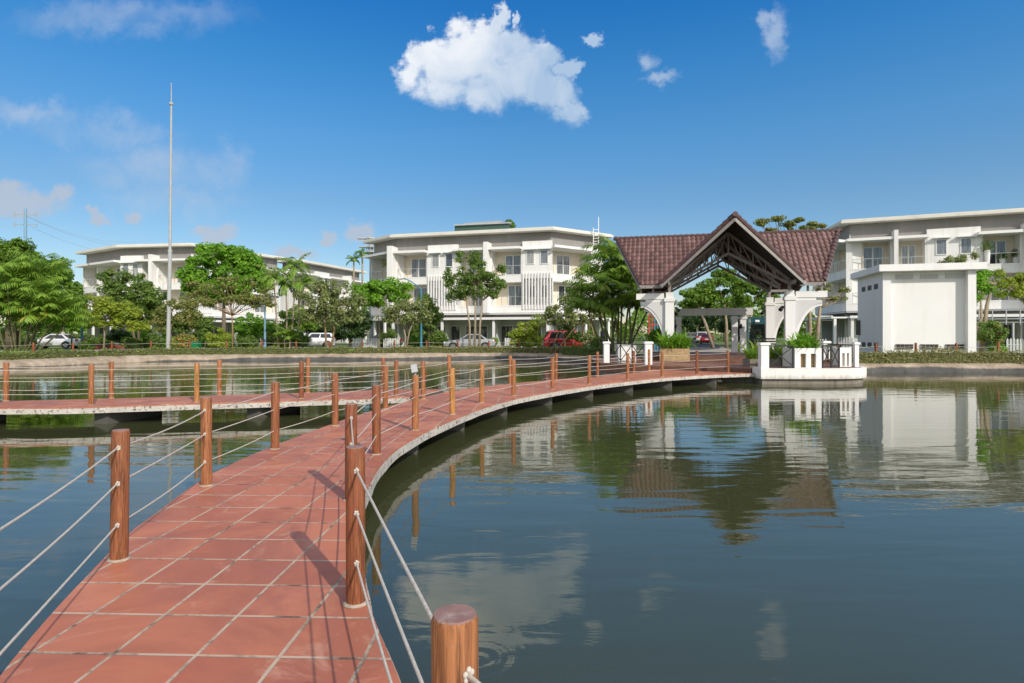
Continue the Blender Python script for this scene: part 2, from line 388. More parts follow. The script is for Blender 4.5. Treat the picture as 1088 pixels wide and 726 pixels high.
def m_edge():
    t = NT('chipped_concrete_edge'); v = t.coord(); n = t.noise(v, 3.5, 8, .72); n2 = t.noise(v, 14, 6, .7)
    c = t.ramp(n, [(.3, (.42, .38, .33)), (.7, (.62, .58, .52))])
    c = t.mix(t.ramp(n2, [(.53, (0,)*3), (.6, (.9,)*3)]), c, (.12, .095, .075)); t.col(c); t.rough(.9); t.bump(n2, .7, .02); return t.m
def m_terrwall():
    t = NT('stained_white_wall'); v = t.coord(); g = t.n('ShaderNodeNewGeometry'); s = t.n('ShaderNodeSeparateXYZ'); t.L.new(g.outputs['Position'], s.inputs[0])
    n = t.noise(t.coord(scale=(3, 3, .5)), 2.2, 8, .7); a = t.math('ADD', s.outputs[2], t.math('MULTIPLY', t.math('SUBTRACT', n, .5), .55))
    mr = t.n('ShaderNodeMapRange'); t.L.new(a, mr.inputs[0]); mr.inputs[1].default_value = .36; mr.inputs[2].default_value = .16
    c = t.ramp(t.noise(v, 1.4, 6, .65), [(.3, (.70, .68, .64)), (.7, (.80, .785, .75))]); c = t.mix(t.math('MULTIPLY', mr.outputs[0], .75), c, (.30, .27, .19))
    dr = t.ramp(t.noise(t.coord(scale=(5, 5, .25)), 3, 7, .7), [(.56, (0,)*3), (.72, (.5,)*3)]); c = t.mix(dr, c, (.45, .41, .34)); t.col(c); t.rough(.75); t.bump(t.noise(v, 30, 4), .15, .01); return t.m
def m_road():
    t = NT('asphalt'); v = t.coord(); n = t.noise(v, 60, 3); n2 = t.noise(v, .5, 5)
    t.col(t.mix(t.ramp(n2, [(.4, (0,)*3), (.7, (.4,)*3)]), t.ramp(n, [(.3, (.045,)*3), (.7, (.085, .083, .08))]), (.11, .105, .098))); t.rough(.9); t.bump(n, .4, .01); return t.m

M = dict(
 water=m_water(), tiles=m_tiles(), ground=m_ground(), bank=m_bank(), rooftile=m_rooftile(), edge=m_edge(), road=m_road(),
 post=m_wood('varnished_post_wood', (.23, .070, .034), (.37, .15, .062), (.54, .26, .075)),
 bankpost=m_wood('red_brown_post_wood', (.20, .045, .02), (.27, .075, .03), (.33, .11, .04)),
 posttop=weathered('post_end_grain', (.30, .17, .14), .25, 12, .6, (.55, .48, .42), .6),
 rope=weathered('rope_white', (.58, .53, .46), .25, 60, .85, (.36, .31, .25), .5),
 white=weathered('white_paint', (.80, .79, .76), .05, .5, .7, (.47, .44, .40), .48, True, .06),
 white2=weathered('white_paint_clean', (.82, .81, .79), .04, .8, .6, (.6, .57, .52), .15, True, .05),
 terrwall=m_terrwall(), finpaint=weathered('pale_grey_paint', (.60,.60,.59), .05, .6, .7, bump=.05),
 utility=weathered('utility_paint', (.83, .82, .80), .03, .4, .7, (.58, .54, .49), .4, True, .05),
 cream=weathered('cream_paint', (.74, .66, .53), .04, .6, .75, bump=.05),
 frieze=weathered('grey_frieze_paint', (.265, .25, .235), .08, .5, .8, (.42, .40, .37), .4, True, .05),
 greywall=weathered('grey_wall_paint', (.56, .56, .54), .06, .5, .8, bump=.05),
 roofslab=weathered('roof_slab', (.72, .69, .62), .06, .6, .8, (.4, .37, .32), .35, False, .05),
 frame=plain('white_frame', (.78, .78, .76), .4), 
 darksteel=weathered('dark_roof_battens', (.055,.05,.047), .2, 3, .6),
 steel=weathered('grey_roof_steel', (.32, .30, .28), .25, 3, .55, (.16, .12, .1), .4, bump=.1),
 fascia=weathered('grey_fascia', (.33, .31, .29), .15, 3, .6, (.2, .17, .15), .5),
 black=plain('black_metal', (.018, .018, .019), .45), dark=plain('dark_concrete', (.10, .095, .085), .9),  # dark: one even dark tone for deck slab, piers and meter box
 rail=plain('brushed_rail', (.50, .50, .50), .35, .6), gal=weathered('galvanised_steel', (.42, .43, .43), .12, 2, .45, (.5, .45, .4), .4),
 blue=weathered('blue_painted_steel', (.055, .24, .37), .15, 3, .5, (.3, .4, .42), .4), paleblue=weathered('pale_blue_steel', (.22, .38, .52), .15, 3, .5),
 redp=plain('red_paint', (.45, .05, .05), .5), tealp=plain('teal_paint', (.03, .13, .15), .5),
 stone=weathered('yellow_stone', (.46, .32, .17), .3, 9, .85, (.3, .2, .1), .6, False, .5, bscale=10),
 brownstep=weathered('brown_step_tile', (.165, .082, .055), .3, 2, .6, (.26, .15, .11), .5),
 terr=weathered('terrace_tile', (.27, .15, .115), .2, 2, .6, (.36, .24, .2), .5),
 wetc=weathered('wet_concrete', (.24, .215, .175), .35, 2, .85, (.07, .065, .05), .85, True, .5, bscale=8),
 pave=weathered('pavement_concrete', (.36, .33, .29), .12, 1, .9, (.24, .21, .18), .5),
 bark=weathered('bark_grey_brown', (.20, .155, .11), .35, 6, .9, (.33, .28, .22), .6, True, .6, bscale=18),
 barkl=weathered('bark_pale', (.36, .29, .20), .25, 6, .9, (.2, .16, .11), .6, True, .5, bscale=18),
 mortar=weathered('mortar_ring', (.42,.34,.27), .3, 20, .9, (.2,.13,.09), .7, False, .8),
 culm=weathered('palm_culm', (.13,.125,.06), .3, 5, .8, (.22,.19,.12), .6, True),
 frondstem=weathered('frond_stem', (.14, .20, .05), .2, 6, .7),
 barko=weathered('bark_orange', (.31, .20, .11), .3, 6, .9, (.2, .12, .06), .6, True, .5, bscale=18),
 tyre=plain('tyre_rubber', (.02,)*3, .8), rim=plain('alloy_rim', (.45,)*3, .3, .8), plate=plain('number_plate', (.7,)*3, .5),
 tail=plain('tail_lamp', (.4, .015, .015), .2), head=plain('head_lamp', (.75, .77, .78), .1), 
 soil=weathered('soil', (.06, .042, .028), .3, 8, .95),
 bin=plain('green_bin_plastic', (.012, .20, .075), .4), brick=weathered('red_brick', (.30, .10, .06), .3, 8, .85),
 shed=weathered('green_shed_cladding', (.075, .14, .115), .15, 4, .6), hedgecore=weathered('hedge_twig_core', (.11, .12, .045), .4, 12, .95),
)
def m_glass(name, a, b):
    t = NT(name); v = t.coord(scale=(7, 7, .5)); t.col(t.ramp(t.noise(v, 1.3, 3), [(.35, a), (.65, b)])); t.rough(.06)
    t.b.inputs['Specular IOR Level'].default_value = .6; t.b.inputs['Coat Weight'].default_value = .4; return t.m
M['pane'] = m_glass('window_pane', (.10, .11, .12), (.24, .25, .26)); M['panemid'] = m_glass('curtained_pane', (.20, .20, .19), (.42, .41, .39)); M['panedark'] = m_glass('dark_pane', (.03, .036, .04), (.09, .095, .10))
M['carglass'] = m_glass('car_glass', (.012, .015, .018), (.03, .035, .04))
M['railglass'] = plain('frosted_rail_glass', (.42, .47, .47), .15)
LF = dict(
 dense=leafmat('leaf_dense', (0.091, 0.185, 0.022), (0.232, 0.381, 0.045), .45),
 bright=leafmat('leaf_bright', (0.101, 0.256, 0.022), (0.267, 0.500, 0.040)),
 yellow=leafmat('leaf_yellow_green', (0.195, 0.302, 0.030), (0.439, 0.500, 0.065), .45),
 olive=leafmat('leaf_olive', (0.146, 0.174, 0.040), (0.317, 0.347, 0.095), .42, (0.403, 0.269, 0.110), .07),
 grey=leafmat('leaf_grey_green', (0.146, 0.190, 0.060), (0.329, 0.381, 0.140), .42, (0.488, 0.426, 0.240), .05),
 mid=leafmat('leaf_mid', (0.091, 0.168, 0.030), (0.232, 0.347, 0.070), .45),
 palm=leafmat('leaf_palm', (0.104, 0.224, 0.022), (0.293, 0.448, 0.060), .42, (0.500, 0.381, 0.060), .04),
 palmd=leafmat('leaf_palm_deep', (0.104, 0.213, 0.025), (0.281, 0.437, 0.060), .45, (0.500, 0.426, 0.080), .05),
 flower=leafmat('leaf_flowering', (0.078, 0.175, 0.033), (0.246, 0.349, 0.064), .3, (0.500, 0.144, 0.146), .10),
 orange=leafmat('leaf_red_orange', (0.122, 0.184, 0.033), (0.381, 0.390, 0.073), .3, (0.500, 0.205, 0.064), .22),
 hedge=leafmat('leaf_hedge', (0.173, 0.178, 0.059), (0.389, 0.370, 0.142), .25, (0.389, 0.264, 0.142), .12),
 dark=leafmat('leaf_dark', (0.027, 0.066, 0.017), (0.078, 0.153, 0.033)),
 hedgeg=leafmat('leaf_hedge_green', (0.122, 0.168, 0.040), (0.293, 0.347, 0.090), .3, (0.317, 0.246, 0.100), .06),
 grass=leafmat('grass_blade', (0.122, 0.205, 0.033), (0.290, 0.390, 0.073), .3),
)
def carpaint(n, c): return plain('car_paint_'+n, c, .3, .25, .5, .8)

# ------------------------------------------------------------------ pond, ground, bank
far = [(-31.5,29),(-29.0,33.2),(-27.7,35.9),(-26.9,38.6),(-25.4,41.5),(-23,43),(-16.9,44.5),(-10.2,45.3),(-4.7,46.4),(-.6,46.6),(2.6,45.2),(4.4,41.5),(5.0,37)]
near_r = [(15.4,29.6),(17.6,30.1),(20,30.25),(22.6,30.3),(25.5,30.2),(28.6,29.4),(32.5,26)]
ring = catmull(far, 110).tolist()+[(5.6,33),(8,31.5),(12,31.2)]+catmull(near_r, 40).tolist()+catmull([(32.5,26),(36,15),(35,0),(28,-14),(10,-22),(-10,-21),(-27,-11),(-34,4),(-34.5,18),(-31.5,29)], 60)[1:-1].tolist()
ring = np.array(ring); CEN = np.array([0, 14.0])
def outward(r, d):
    t = np.roll(r, -1, 0)-np.roll(r, 1, 0); t /= np.linalg.norm(t, axis=1)[:, None]
    n = np.stack([-t[:, 1], t[:, 0]], 1); return r+n*d          # ring runs clockwise: left is outside
def rings_mesh(name, profile, mat, kind='structure'):
    n = len(ring); V = []; Fq = []
    for (r, z) in profile:
        zz = np.full(n, z) if np.isscalar(z) else z
        V.append(np.column_stack([r, zz]))
    for k in range(len(profile)-1):
        i = np.arange(n); j = (i+1) % n; Fq.append(np.stack([k*n+i, k*n+j, (k+1)*n+j, (k+1)*n+i], 1))
    o = np_mesh(name, np.vstack(V), np.vstack(Fq)[:, ::-1], mat, smooth=True); return tag(o, kind=kind)
nj = np.random.default_rng(3); jit = lambda a: (nj.random(len(ring))-.5)*a
o1 = outward(ring, .08); o2 = outward(ring, .14)+jit(.06)[:, None]; o3 = outward(ring, .55)+jit(.12)[:, None]; o4 = outward(ring, .95)
rings_mesh('pond_bank', [(outward(ring,-.25), -1.2), (ring, -.02), (o1, .16+jit(.05)), (o2, .24+jit(.05)), (o3, .43+jit(.05)), (o4, .49)], M['bank'])
far_r = CEN+(ring-CEN)/np.linalg.norm(ring-CEN, axis=1)[:, None]*3000
mid_r = CEN+(ring-CEN)/np.linalg.norm(ring-CEN, axis=1)[:, None]*160
rings_mesh('ground', [(outward(ring, .80), GZ-.02), (outward(ring, 1.0), GZ), (mid_r, GZ), (far_r, GZ)], M['ground'])
mb = MB(); mb.add([(-40,-26,0),(40,-26,0),(40,50,0),(-40,50,0)], [(0,1,2,3)]); tag(mb.build('pond_water', M['water']), kind='structure')
mb = MB(); mb.add([(-40,-26,-1.3),(40,-26,-1.3),(40,50,-1.3),(-40,50,-1.3)], [(0,1,2,3)]); tag(mb.build('pond_bed', M['soil']), kind='structure')

def strip(name, cl, w, z, mat, kind='structure', th=None):
    a = offset(cl, w/2); b = offset(cl, -w/2); mb = MB()
    for i in range(len(cl)-1):
        mb.add([(*a[i], z), (*b[i], z), (*b[i+1], z), (*a[i+1], z)], [(0,1,2,3)])
        if th: 
            for q in (a, b): mb.add([(*q[i], z), (*q[i+1], z), (*q[i+1], z-th), (*q[i], z-th)], [(0,1,2,3)])
    return tag(mb.build(name, mat), kind=kind)
roadc = catmull([(-75,44),(-52,48),(-38,53.5),(-20,56.5),(-6,57.6),(6,56),(12,53.5),(20,51),(34,47),(60,40)], 90)
strip('road', roadc, 6.0, GZ+.006, M['road'])
strip('pavement', offset(roadc, -3.9), 1.5, GZ+.11, M['pave'], th=.12)
drive = catmull([(11.9,35.4),(13.5,42),(15.6,50),(19,63),(25,84),(36,120)], 40)
strip('driveway', drive, 6.0, GZ+.012, M['pave'])
strip('side_road', catmull([(13.7,55),(18,62),(25,84),(36,120)], 30), 6.4, GZ+.018, M['road'])

# ------------------------------------------------------------------ footbridges
RE = [(2.6,-3.2),(1.55,-1.2),(.55,.45),(0.02,1.39),(-.49,2.665),(-.82,3.47),(-1.15,4.6),(-1.38,5.62),(-1.53,6.87),(-1.55,7.97),(-1.457,8.91),(-1.294,9.89),(-.97,11.25),(-.56,12.75),(-.05,14.1),(.5,15.2),(1.46,16.75),(2.6,18.35),(3.6,19.5),(5.4,21.4),(7.5,22.9),(9.54,23.75)]
LE = [(1.0,-4.2),(-.1,-2.3),(-1.1,-.4),(-1.72,1.3),(-2.31,2.73),(-2.54,3.34),(-2.7,3.83),(-2.95,4.64),(-3.08,5.29),(-3.31,6.64),(-3.30,8.04),(-3.18,9.4),(-2.98,11.2),(-2.72,12.45),(-2.25,14.4),(-1.45,16.7),(-.18,18.6),(1.35,20.3),(2.95,21.85),(4.6,23.7),(5.55,25.0),(6.1,26.2)]
re_, le_ = catmull(RE, 150), catmull(LE, 150)
def deck(name, label, A, B, z, piers, ends=True):
    """A = right edge, B = left edge"""
    t = thing(name, label, 'bridge', (0, 0, 0))
    n = len(A)
    def slab(a, b, z0, z1):
        mb = MB(); vs = []
        for i in range(n): vs += [(*a[i], z1), (*b[i], z1), (*b[i], z0), (*a[i], z0)]
        fs = []
        for i in range(n-1):
            k, l = 4*i, 4*i+4
            fs += [(k,k+1,l+1,l), (k+1,k+2,l+2,l+1), (k+2,k+3,l+3,l+2), (k+3,k,l,l+3)]
        fs += [(3,2,1,0), (4*n-4,4*n-3,4*n-2,4*n-1)]; mb.add(vs, fs); return mb
    slab(A, B, z-.02, z).build('tiled_deck', M['tiles'], t)
    def inset(a, d): return offset(a, d)
    r = np.random.default_rng(11)
    ja = (np.convolve(r.random(n+4)-.5, np.ones(3)/3, 'same')[2:-2]*.03)[:, None]
    nA = (offset(A, 1)-A); nB = (offset(B, 1)-B)
    # concrete edge beams show as a pale band below the tiles
    def edge(e, nn, sgn):
        return slab(e-nn*sgn*(.012+ja), e+nn*sgn*.16, z-.135, z-.024)
    edge(A, nA, 1).build('edge_beam', M['edge'], t); edge(B, nB, -1).build('edge_beam', M['edge'], t)
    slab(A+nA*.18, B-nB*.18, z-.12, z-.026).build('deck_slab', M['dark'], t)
    for k in piers:
        a, b = Vector((*A[k], 0)), Vector((*B[k], 0)); d = (b-a).normalized(); mid = (a+b)/2
        mb = MB(); mb.bar(a+d*.28+Vector((0,0,.13)), b-d*.28+Vector((0,0,.13)), .34, .26)
        for q in (a+d*.55, b-d*.55): mb.tube([(q.x,q.y,-1.2),(q.x,q.y,.02)], .15, 10)
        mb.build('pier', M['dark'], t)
    return t
deck('curved_footbridge', 'long curved footbridge paved with terracotta tiles leading to the gable-roofed pavilion', re_, le_, DZ, range(10, 148, 11))
bn = catmull([(-22,12.1),(-15,12.35),(-10.7,12.6),(-9.23,12.68),(-8.26,13.0),(-7.16,13.36),(-5.8,13.75),(-4.53,14.2),(-3.3,14.5),(-2.5,14.75)], 60)
bf = catmull([(-22,13.6),(-15,13.75),(-11.8,13.95),(-9.8,14.4),(-8.03,14.98),(-6.6,15.5),(-4.9,16.05),(-3.8,16.6),(-2.7,16.85),(-1.9,16.9)], 60)
deck('side_footbridge', 'straighter tiled footbridge branching off to the left bank across the pond', bn, bf, DZ-.003, range(3, 57, 9))

# posts and rope railings
PH, PR = .887, .055
def post_mesh(h, r, mat, name='post'):
    mb = MB(); n = 20; prof = [(r*.98, -.02), (r*1.0, .05), (r*.985, h*.5), (r*1.0, h-.012), (r*.93, h-.002)]
    mb.lathe(prof, (0,0,0), n); o = mb.build(name, mat, None, 'auto'); return o
proto_post = post_mesh(PH, PR, M['post'])
mb = MB(); mb.lathe([(PR*.93, PH-.004), (PR*.90, PH+.002), (.001, PH+.003)], (0,0,0), 20); proto_top = mb.build('post_top', M['posttop'])
mb = MB(); mb.lathe([(PR*1.22, -.001), (PR*1.3, .006), (PR*1.05, .016), (PR*.9, .018)], (0,0,0), 18); proto_col = mb.build('mortar_collar', M['mortar'])
kn = MB()
for i in range(5):
    q = i*1.256; kn.ball((.011*math.cos(q), 0, .013*math.sin(q)), .0085, 8, 6)
kn.ball((0, -.006, 0), .008, 8, 6)
proto_knot = kn.build('rope_knot', M['rope'], None, True)
def rope_railing(label, posts, z, group, heights=(.77,.53,.25), h=PH, near=7.0, first=True, hmul=None):
    p0 = posts[len(posts)//2]; t = thing('rope_railing', label, 'railing', (p0[0], p0[1], z), group); base = Vector((p0[0], p0[1], z))
    for i, p in enumerate(posts):
        o = proto_post.copy(); COL.objects.link(o); o.parent = t; o.location = Vector((p[0], p[1], z))-base
        o.scale.z = (hmul or {}).get(i, 1)*(1+random.uniform(-.012, .012)); o.rotation_euler = (random.uniform(-.012,.012), random.uniform(-.012,.012), random.uniform(0, 6.28))
        c = proto_top.copy(); COL.objects.link(c); c.parent = o
        c = proto_col.copy(); COL.objects.link(c); c.parent = o
        if math.hypot(p[0], p[1]) < near:
            for s in (-1, 1):
                j = i+s
                if not 0 <= j < len(posts): continue
                d = (Vector(posts[j][:2])-Vector(p[:2])).normalized()
                for hh in heights:
                    k = proto_knot.copy(); COL.objects.link(k); k.parent = o
                    a = o.rotation_euler.z; w = d*(PR*1.02); ca, sa = math.cos(-a), math.sin(-a)
                    k.location = (w.x*ca-w.y*sa, w.x*sa+w.y*ca, hh/o.scale.z); k.rotation_euler = (0, random.uniform(-.4,.4), math.atan2(d.y, d.x)-math.pi/2-a)
                    k.scale = (.8, .7, .9)
    for hh in heights:
        pts = []
        for i in range(len(posts)-1):
            a, b = Vector((posts[i][0], posts[i][1], z+hh)), Vector((posts[i+1][0], posts[i+1][1], z+hh)); sag = random.uniform(.004, .03)*(b-a).length/2.2
            for q in np.linspace(0, 1, 9)[:-1]: pts.append(a.lerp(b, q)-Vector((0,0,sag*4*q*(1-q))))
        pts.append(b); mb = MB(); mb.tube(pts, .0061, 7); mb.build('rope', M['rope'], t, True)
    return t
RP = [(1.55,-.75),(-.128,1.40),(-.892,3.45),(-1.49,5.59),(-1.73,7.72),(-1.545,9.65),(-1.14,11.55),(-.68,13.5),(.04,15.05),(1.13,16.85),(2.38,18.6),(3.93,20.5),(5.4,21.75),(7.05,23.05),(8.62,24.1)]
LP = [(-.62,-.7),(-1.8,1.7),(-2.68,4.12),(-3.10,6.13),(-3.17,8.08),(-2.97,10.15),(-2.6,12.4),(-2.1,14.3),(-1.74,16.75),(-.06,18.5),(1.46,20.1),(3.07,21.7),(4.74,23.55),(5.75,25.35)]
rope_railing('rope railing of wooden posts along the right edge of the curved footbridge', RP, DZ, 'rope railings on the footbridges')
rope_railing('rope railing of wooden posts along the left edge of the curved footbridge', LP, DZ, 'rope railings on the footbridges', hmul={8: 1.08})
rope_railing('rope railing on the near edge of the footbridge branching left', [(-19.8,12.5),(-17.6,12.5),(-15.4,12.6),(-13.2,12.7),(-11.1,12.85),(-9.09,13.05),(-7.1,13.6),(-5.02,14.4),(-2.87,14.95)], DZ, 'rope railings on the footbridges')
rope_railing('rope railing on the far edge of the footbridge branching left', [(-20.4,13.4),(-18.2,13.4),(-16,13.5),(-13.8,13.65),(-11.6,13.85),(-9.58,14.45),(-7.36,15.2),(-5.38,15.9),(-3.55,16.7)], DZ, 'rope railings on the footbridges')
# small grey lamp on the top of one post
t = thing('post_lamp', 'small tilted grey panel lamp on top of a right-hand bridge post', 'lamp', (-1.545, 9.65, DZ+PH))
mb = MB(); mb.bar((-1.545,9.65,DZ+PH), (-1.545,9.65,DZ+PH+.05), .025); mb.build('stem', M['gal'], t)
mb = MB(); mb.box((0,0,0), (.10,.03,.15), 0, Matrix.Translation((-1.56,9.64,DZ+PH+.10)) @ Matrix.Rotation(R(-35),4,'X') @ Matrix.Rotation(R(-14),4,'Y')); mb.build('panel', M['gal'], t, bevel=.005)
for o in (proto_post, proto_top, proto_col, proto_knot): bpy.data.objects.remove(o)

# ------------------------------------------------------------------ terrace in front of the pavilion
TH = R(14.0); AX = Vector((math.sin(TH), math.cos(TH), 0)); UX = Vector((math.cos(TH), -math.sin(TH), 0)); PC = Vector((11.16, 32.0, 0))
def L(u, a, z=0.0): return PC+UX*u+AX*a+Vector((0, 0, z))
TZ, FZ = .60, .88
arc = catmull([(9.56,23.2),(11.0,23.15),(12.6,23.2),(13.5,23.45),(14.15,24.1),(14.4,25.3),(14.6,27),(15.0,29),(15.8,31)], 40).tolist()
outl = arc+[(19,36),(9,40),(4.7,38.5),(4.3,33),(4.1,28.2),(5.4,26.6),(6.12,26.25),(9.56,24.1)]
def inset_poly(p, d): 
    p = np.array(p); c = p.mean(0); return [tuple(x+(c-x)/np.linalg.norm(c-x)*d) for x in p]
ter = thing('terrace', 'raised tiled terrace with white curved retaining wall at the end of the footbridge', 'terrace', (11, 28, 0))
mb = MB(); mb.prism(inset_poly(outl, .03), .55, TZ); mb.build('terrace_floor', M['terr'], ter)
mb = MB(); mb.prism(inset_poly(outl, .14), -1.2, .20); mb.build('foundation', M['wetc'], ter)
wall_pts = np.array([(9.56,24.05)]+arc); win = offset(wall_pts, .16)
mb = MB(); n = len(wall_pts)
vs = []
for i in range(n): vs += [(*wall_pts[i], TZ+.02), (*win[i], TZ+.02), (*win[i], .21), (*wall_pts[i], .21)]
fs = [(3,2,1,0), (4*n-4,4*n-3,4*n-2,4*n-1)]
for i in range(n-1):
    k, l = 4*i, 4*i+4; fs += [(k,k+1,l+1,l),(k+1,k+2,l+2,l+1),(k+2,k+3,l+3,l+2),(k+3,k,l,l+3)]
mb.add(vs, fs); mb.build('retaining_wall', M['terrwall'], ter)
mb = MB(); mb.prism(inset_poly([(4.1,28.2),(5.4,26.6),(6.12,26.25),(9.56,24.1),(11,28),(5,34)], .02), .205, .549); mb.build('step_base', M['brownstep'], ter)
st = thing('entrance_steps', 'brown tiled steps climbing from the terrace to the pavilion floor', 'steps', L(0,-4.2,TZ))
for i, (d, z) in enumerate(((4.75, .69), (4.35, .785), (3.95, FZ))):
    mb = MB(); q = [L(-d,-d), L(d,-d), L(d,d-.6), L(-d,d-.6)]; mb.prism([(p.x, p.y) for p in q], TZ+.002-.01*i, z); mb.build('step', M['brownstep'], st)

def pillar(label, x, y, w, h, z=TZ, rz=0.0):
    t = thing('gate_pillar', label, 'pillar', (x, y, z), 'white terrace pillars')
    mb = MB(); mb.box((x,y,z+h/2-.04), (w,w,h-.08), rz); mb.build('shaft', M['white2'], t)
    mb = MB(); mb.box((x,y,z+h-.05), (w+.09,w+.09,.07), rz); mb.box((x,y,z+h-.005), (w+.03,w+.03,.02), rz); mb.build('cap', M['white2'], t)
pillar('white square pillar at the water corner where the curved footbridge ends', 9.75, 23.42, .30, 1.0)
pillar('white square pillar standing back between the two slotted white planters', 14.0, 27.0, .27, 1.02)
pillar('white square pillar left of the stone planter with leafy plants', 5.98, 26.55, .30, 1.0)
pillar('narrow white pillar at the far left end of the terrace railing', 4.42, 28.3, .26, .98)
pillar('slim white post at the right end of the terrace railing', 14.0, 24.6, .16, 1.0)
def slot_planter(label, a, b, h, dep):
    a, b = Vector(a), Vector(b); d = (b-a).normalized(); nrm = Vector((-d.y, d.x, 0)); w = (b-a).length; z = TZ+.022
    t = thing('slotted_planter', label, 'planter', (a+b)/2+Vector((0,0,z)), 'slotted white planters')
    rz = math.atan2(d.y, d.x); mb = MB()
    def bx(s0, s1, z0, z1, d0=0, d1=.12): c = a+d*((s0+s1)/2)+nrm*((d0+d1)/2); mb.box((c.x,c.y,z+(z0+z1)/2), (s1-s0, d1-d0, z1-z0), rz)
    s = w/7.0
    bx(0, w, h*.72, h); bx(0, w, 0, .02)
    for (p, q) in ((0, 1.5), (3.0, 4.2), (5.6, 7)): bx(p*s, q*s, .02, h*.72)
    mb.build('front_wall', M['white'], t)
    mb = MB(); bx(0, .1, 0, h, .12, dep); bx(w-.1, w, 0, h, .12, dep); bx(.1, w-.1, 0, h, dep-.1, dep); mb.build('side_walls', M['white'], t)
    mb = MB(); bx(.1, w-.1, 0, h-.06, .18, dep-.1); mb.build('soil', M['stone'], t)
    return t
slot_planter('white planter with two slots beside the corner pillar, holding strappy plants', (10.93,23.35,0), (11.98,23.38,0), .77, 1.0)
slot_planter('smaller white slotted planter at the rounded right corner of the terrace', (13.10,24.15,0), (13.68,24.35,0), .77, .35)
def xrail(label, a, b, nb, h=.86, z=TZ+.02):
    a, b = Vector((*a, 0)), Vector((*b, 0)); t = thing('x_railing', label, 'railing', (a+b)/2+Vector((0,0,z)), 'black cross-braced railings')
    up = Vector((0,0,1)); mb = MB(); mb.bar(a+up*(z+h), b+up*(z+h), .07, .05); mb.build('top_rail', M['black'], t); mb = MB(); mb.bar(a+up*(z+.06), b+up*(z+.06), .03, .03); mb.build('bottom_rail', M['black'], t)
    mb = MB()
    for i in range(nb):
        p, q = a.lerp(b, i/nb), a.lerp(b, (i+1)/nb)
        mb.bar(p+up*(z+.09), q+up*(z+h-.04), .022, .03); mb.bar(p+up*(z+h-.04)+Vector((0,.012,0)), q+up*(z+.09)+Vector((0,.012,0)), .022, .03)
    mb.build('cross_braces', M['black'], t)
    for i in range(nb+1): p = a.lerp(b, i/nb); mb = MB(); mb.bar(p+up*z, p+up*(z+h), .045); mb.build('upright', M['black'], t)
xrail('black cross-braced railing between corner pillar and slotted planter', (9.95,23.42), (10.88,23.42), 1)
xrail('black cross-braced railing between the two slotted planters', (12.05,23.45), (13.05,24.1), 2)
xrail('black cross-braced railing on the left side of the terrace before the palms', (4.56,28.25), (5.84,26.75), 3)
xrail('black cross-braced railing right of the small slotted planter', (14.02,24.75), (14.02,26.8), 2)
t = thing('panel_planter', 'pale grey panelled box planter behind the left terrace railing', 'planter', (5.35, 28.4, TZ))
mb = MB(); mb.box((5.35,28.4,TZ+.42), (.85,.6,.84)); mb.build('box', M['greywall'], t)
mb = MB(); mb.box((5.35,28.09,TZ+.42), (.62,.03,.6)); mb.build('panel', M['white'], t); 
mb = MB(); mb.box((5.35,28.4,TZ+.86), (.93,.68,.05)); mb.build('rim', M['white2'], t)
t = thing('stone_planter', 'yellow stone clad planter box under the left pavilion column', 'planter', (7.65, 28.2, TZ))
mb = MB(); mb.box((7.65,28.45,TZ+.33), (1.35,.9,.66), -TH); mb.build('box', M['stone'], t)
mb = MB(); mb.box((7.65,28.45,TZ+.67), (1.2,.75,.03), -TH); mb.build('soil', M['soil'], t)

# ------------------------------------------------------------------ pavilion
PH0, EE, RR, ZE, ZR = 3.1, 4.15, 5.55, 4.34, 7.15
pav = thing('entrance_pavilion', 'open entrance pavilion with cross-gabled brown tile roof, steel trusses and white columns', 'pavilion', L(0,0,FZ))
def rot_frame(k):
    c, s = [(1,0),(0,1),(-1,0),(0,-1)][k]
    return lambda u, a, z: L(u*c-a*s, u*s+a*c, z)       # local gable looks towards -a before rotation
def tile_slope(fr, side):
    """gable whose ridge runs from the centre to a=-RR; slope on one side of it"""
    nr, ps = 12, .235; V = []; Fq = []; T = []; sl = math.hypot(PH0, ZR-ZE); up = np.array((side*(ZR-ZE)/sl, PH0/sl))
    def idx(): return len(V)
    rr = np.random.default_rng(5+side)
    for r in range(nr):
        t0, t1 = r/nr, (r+1)/nr+.012
        ncol = int(RR/ps)+1
        for c in range(ncol):
            s0, s1 = c*ps, (c+1)*ps; tint = float(np.clip(rr.normal(.45, .27)-(.35 if rr.random() < .04 else 0), 0, 1))
            prof = [(s0,-.012),(s0+ps*.18,.045),(s0+ps*.45,.055),(s0+ps*.72,.018),(s1,-.012)]
            rows = []
            for (t, lift) in ((t0,.0),(t0,.075),(t1,.012)):
                d = PH0*(1-t); lo = d; hi = EE+(RR-EE)*min(t, 1); zz = ZE+(ZR-ZE)*t
                row = []
                for (s, hgt) in prof:
                    a = min(max(s, lo), hi); hh = hgt+lift if lift > 0 else -.02
                    p = fr(side*d+up[0]*hh, -a, zz+up[1]*hh); row.append(tuple(p))
                rows.append(row)
            if rows[2][0] == rows[2][-1] and rows[0][0] == rows[0][-1]: continue
            o = len(V)
            for row in rows: V.extend(row)
            n = len(prof)
            for k in range(2):
                for j in range(n-1): Fq.append((o+k*n+j, o+k*n+j+1, o+(k+1)*n+j+1, o+(k+1)*n+j)); T.append(tint)
    return V, Fq, T
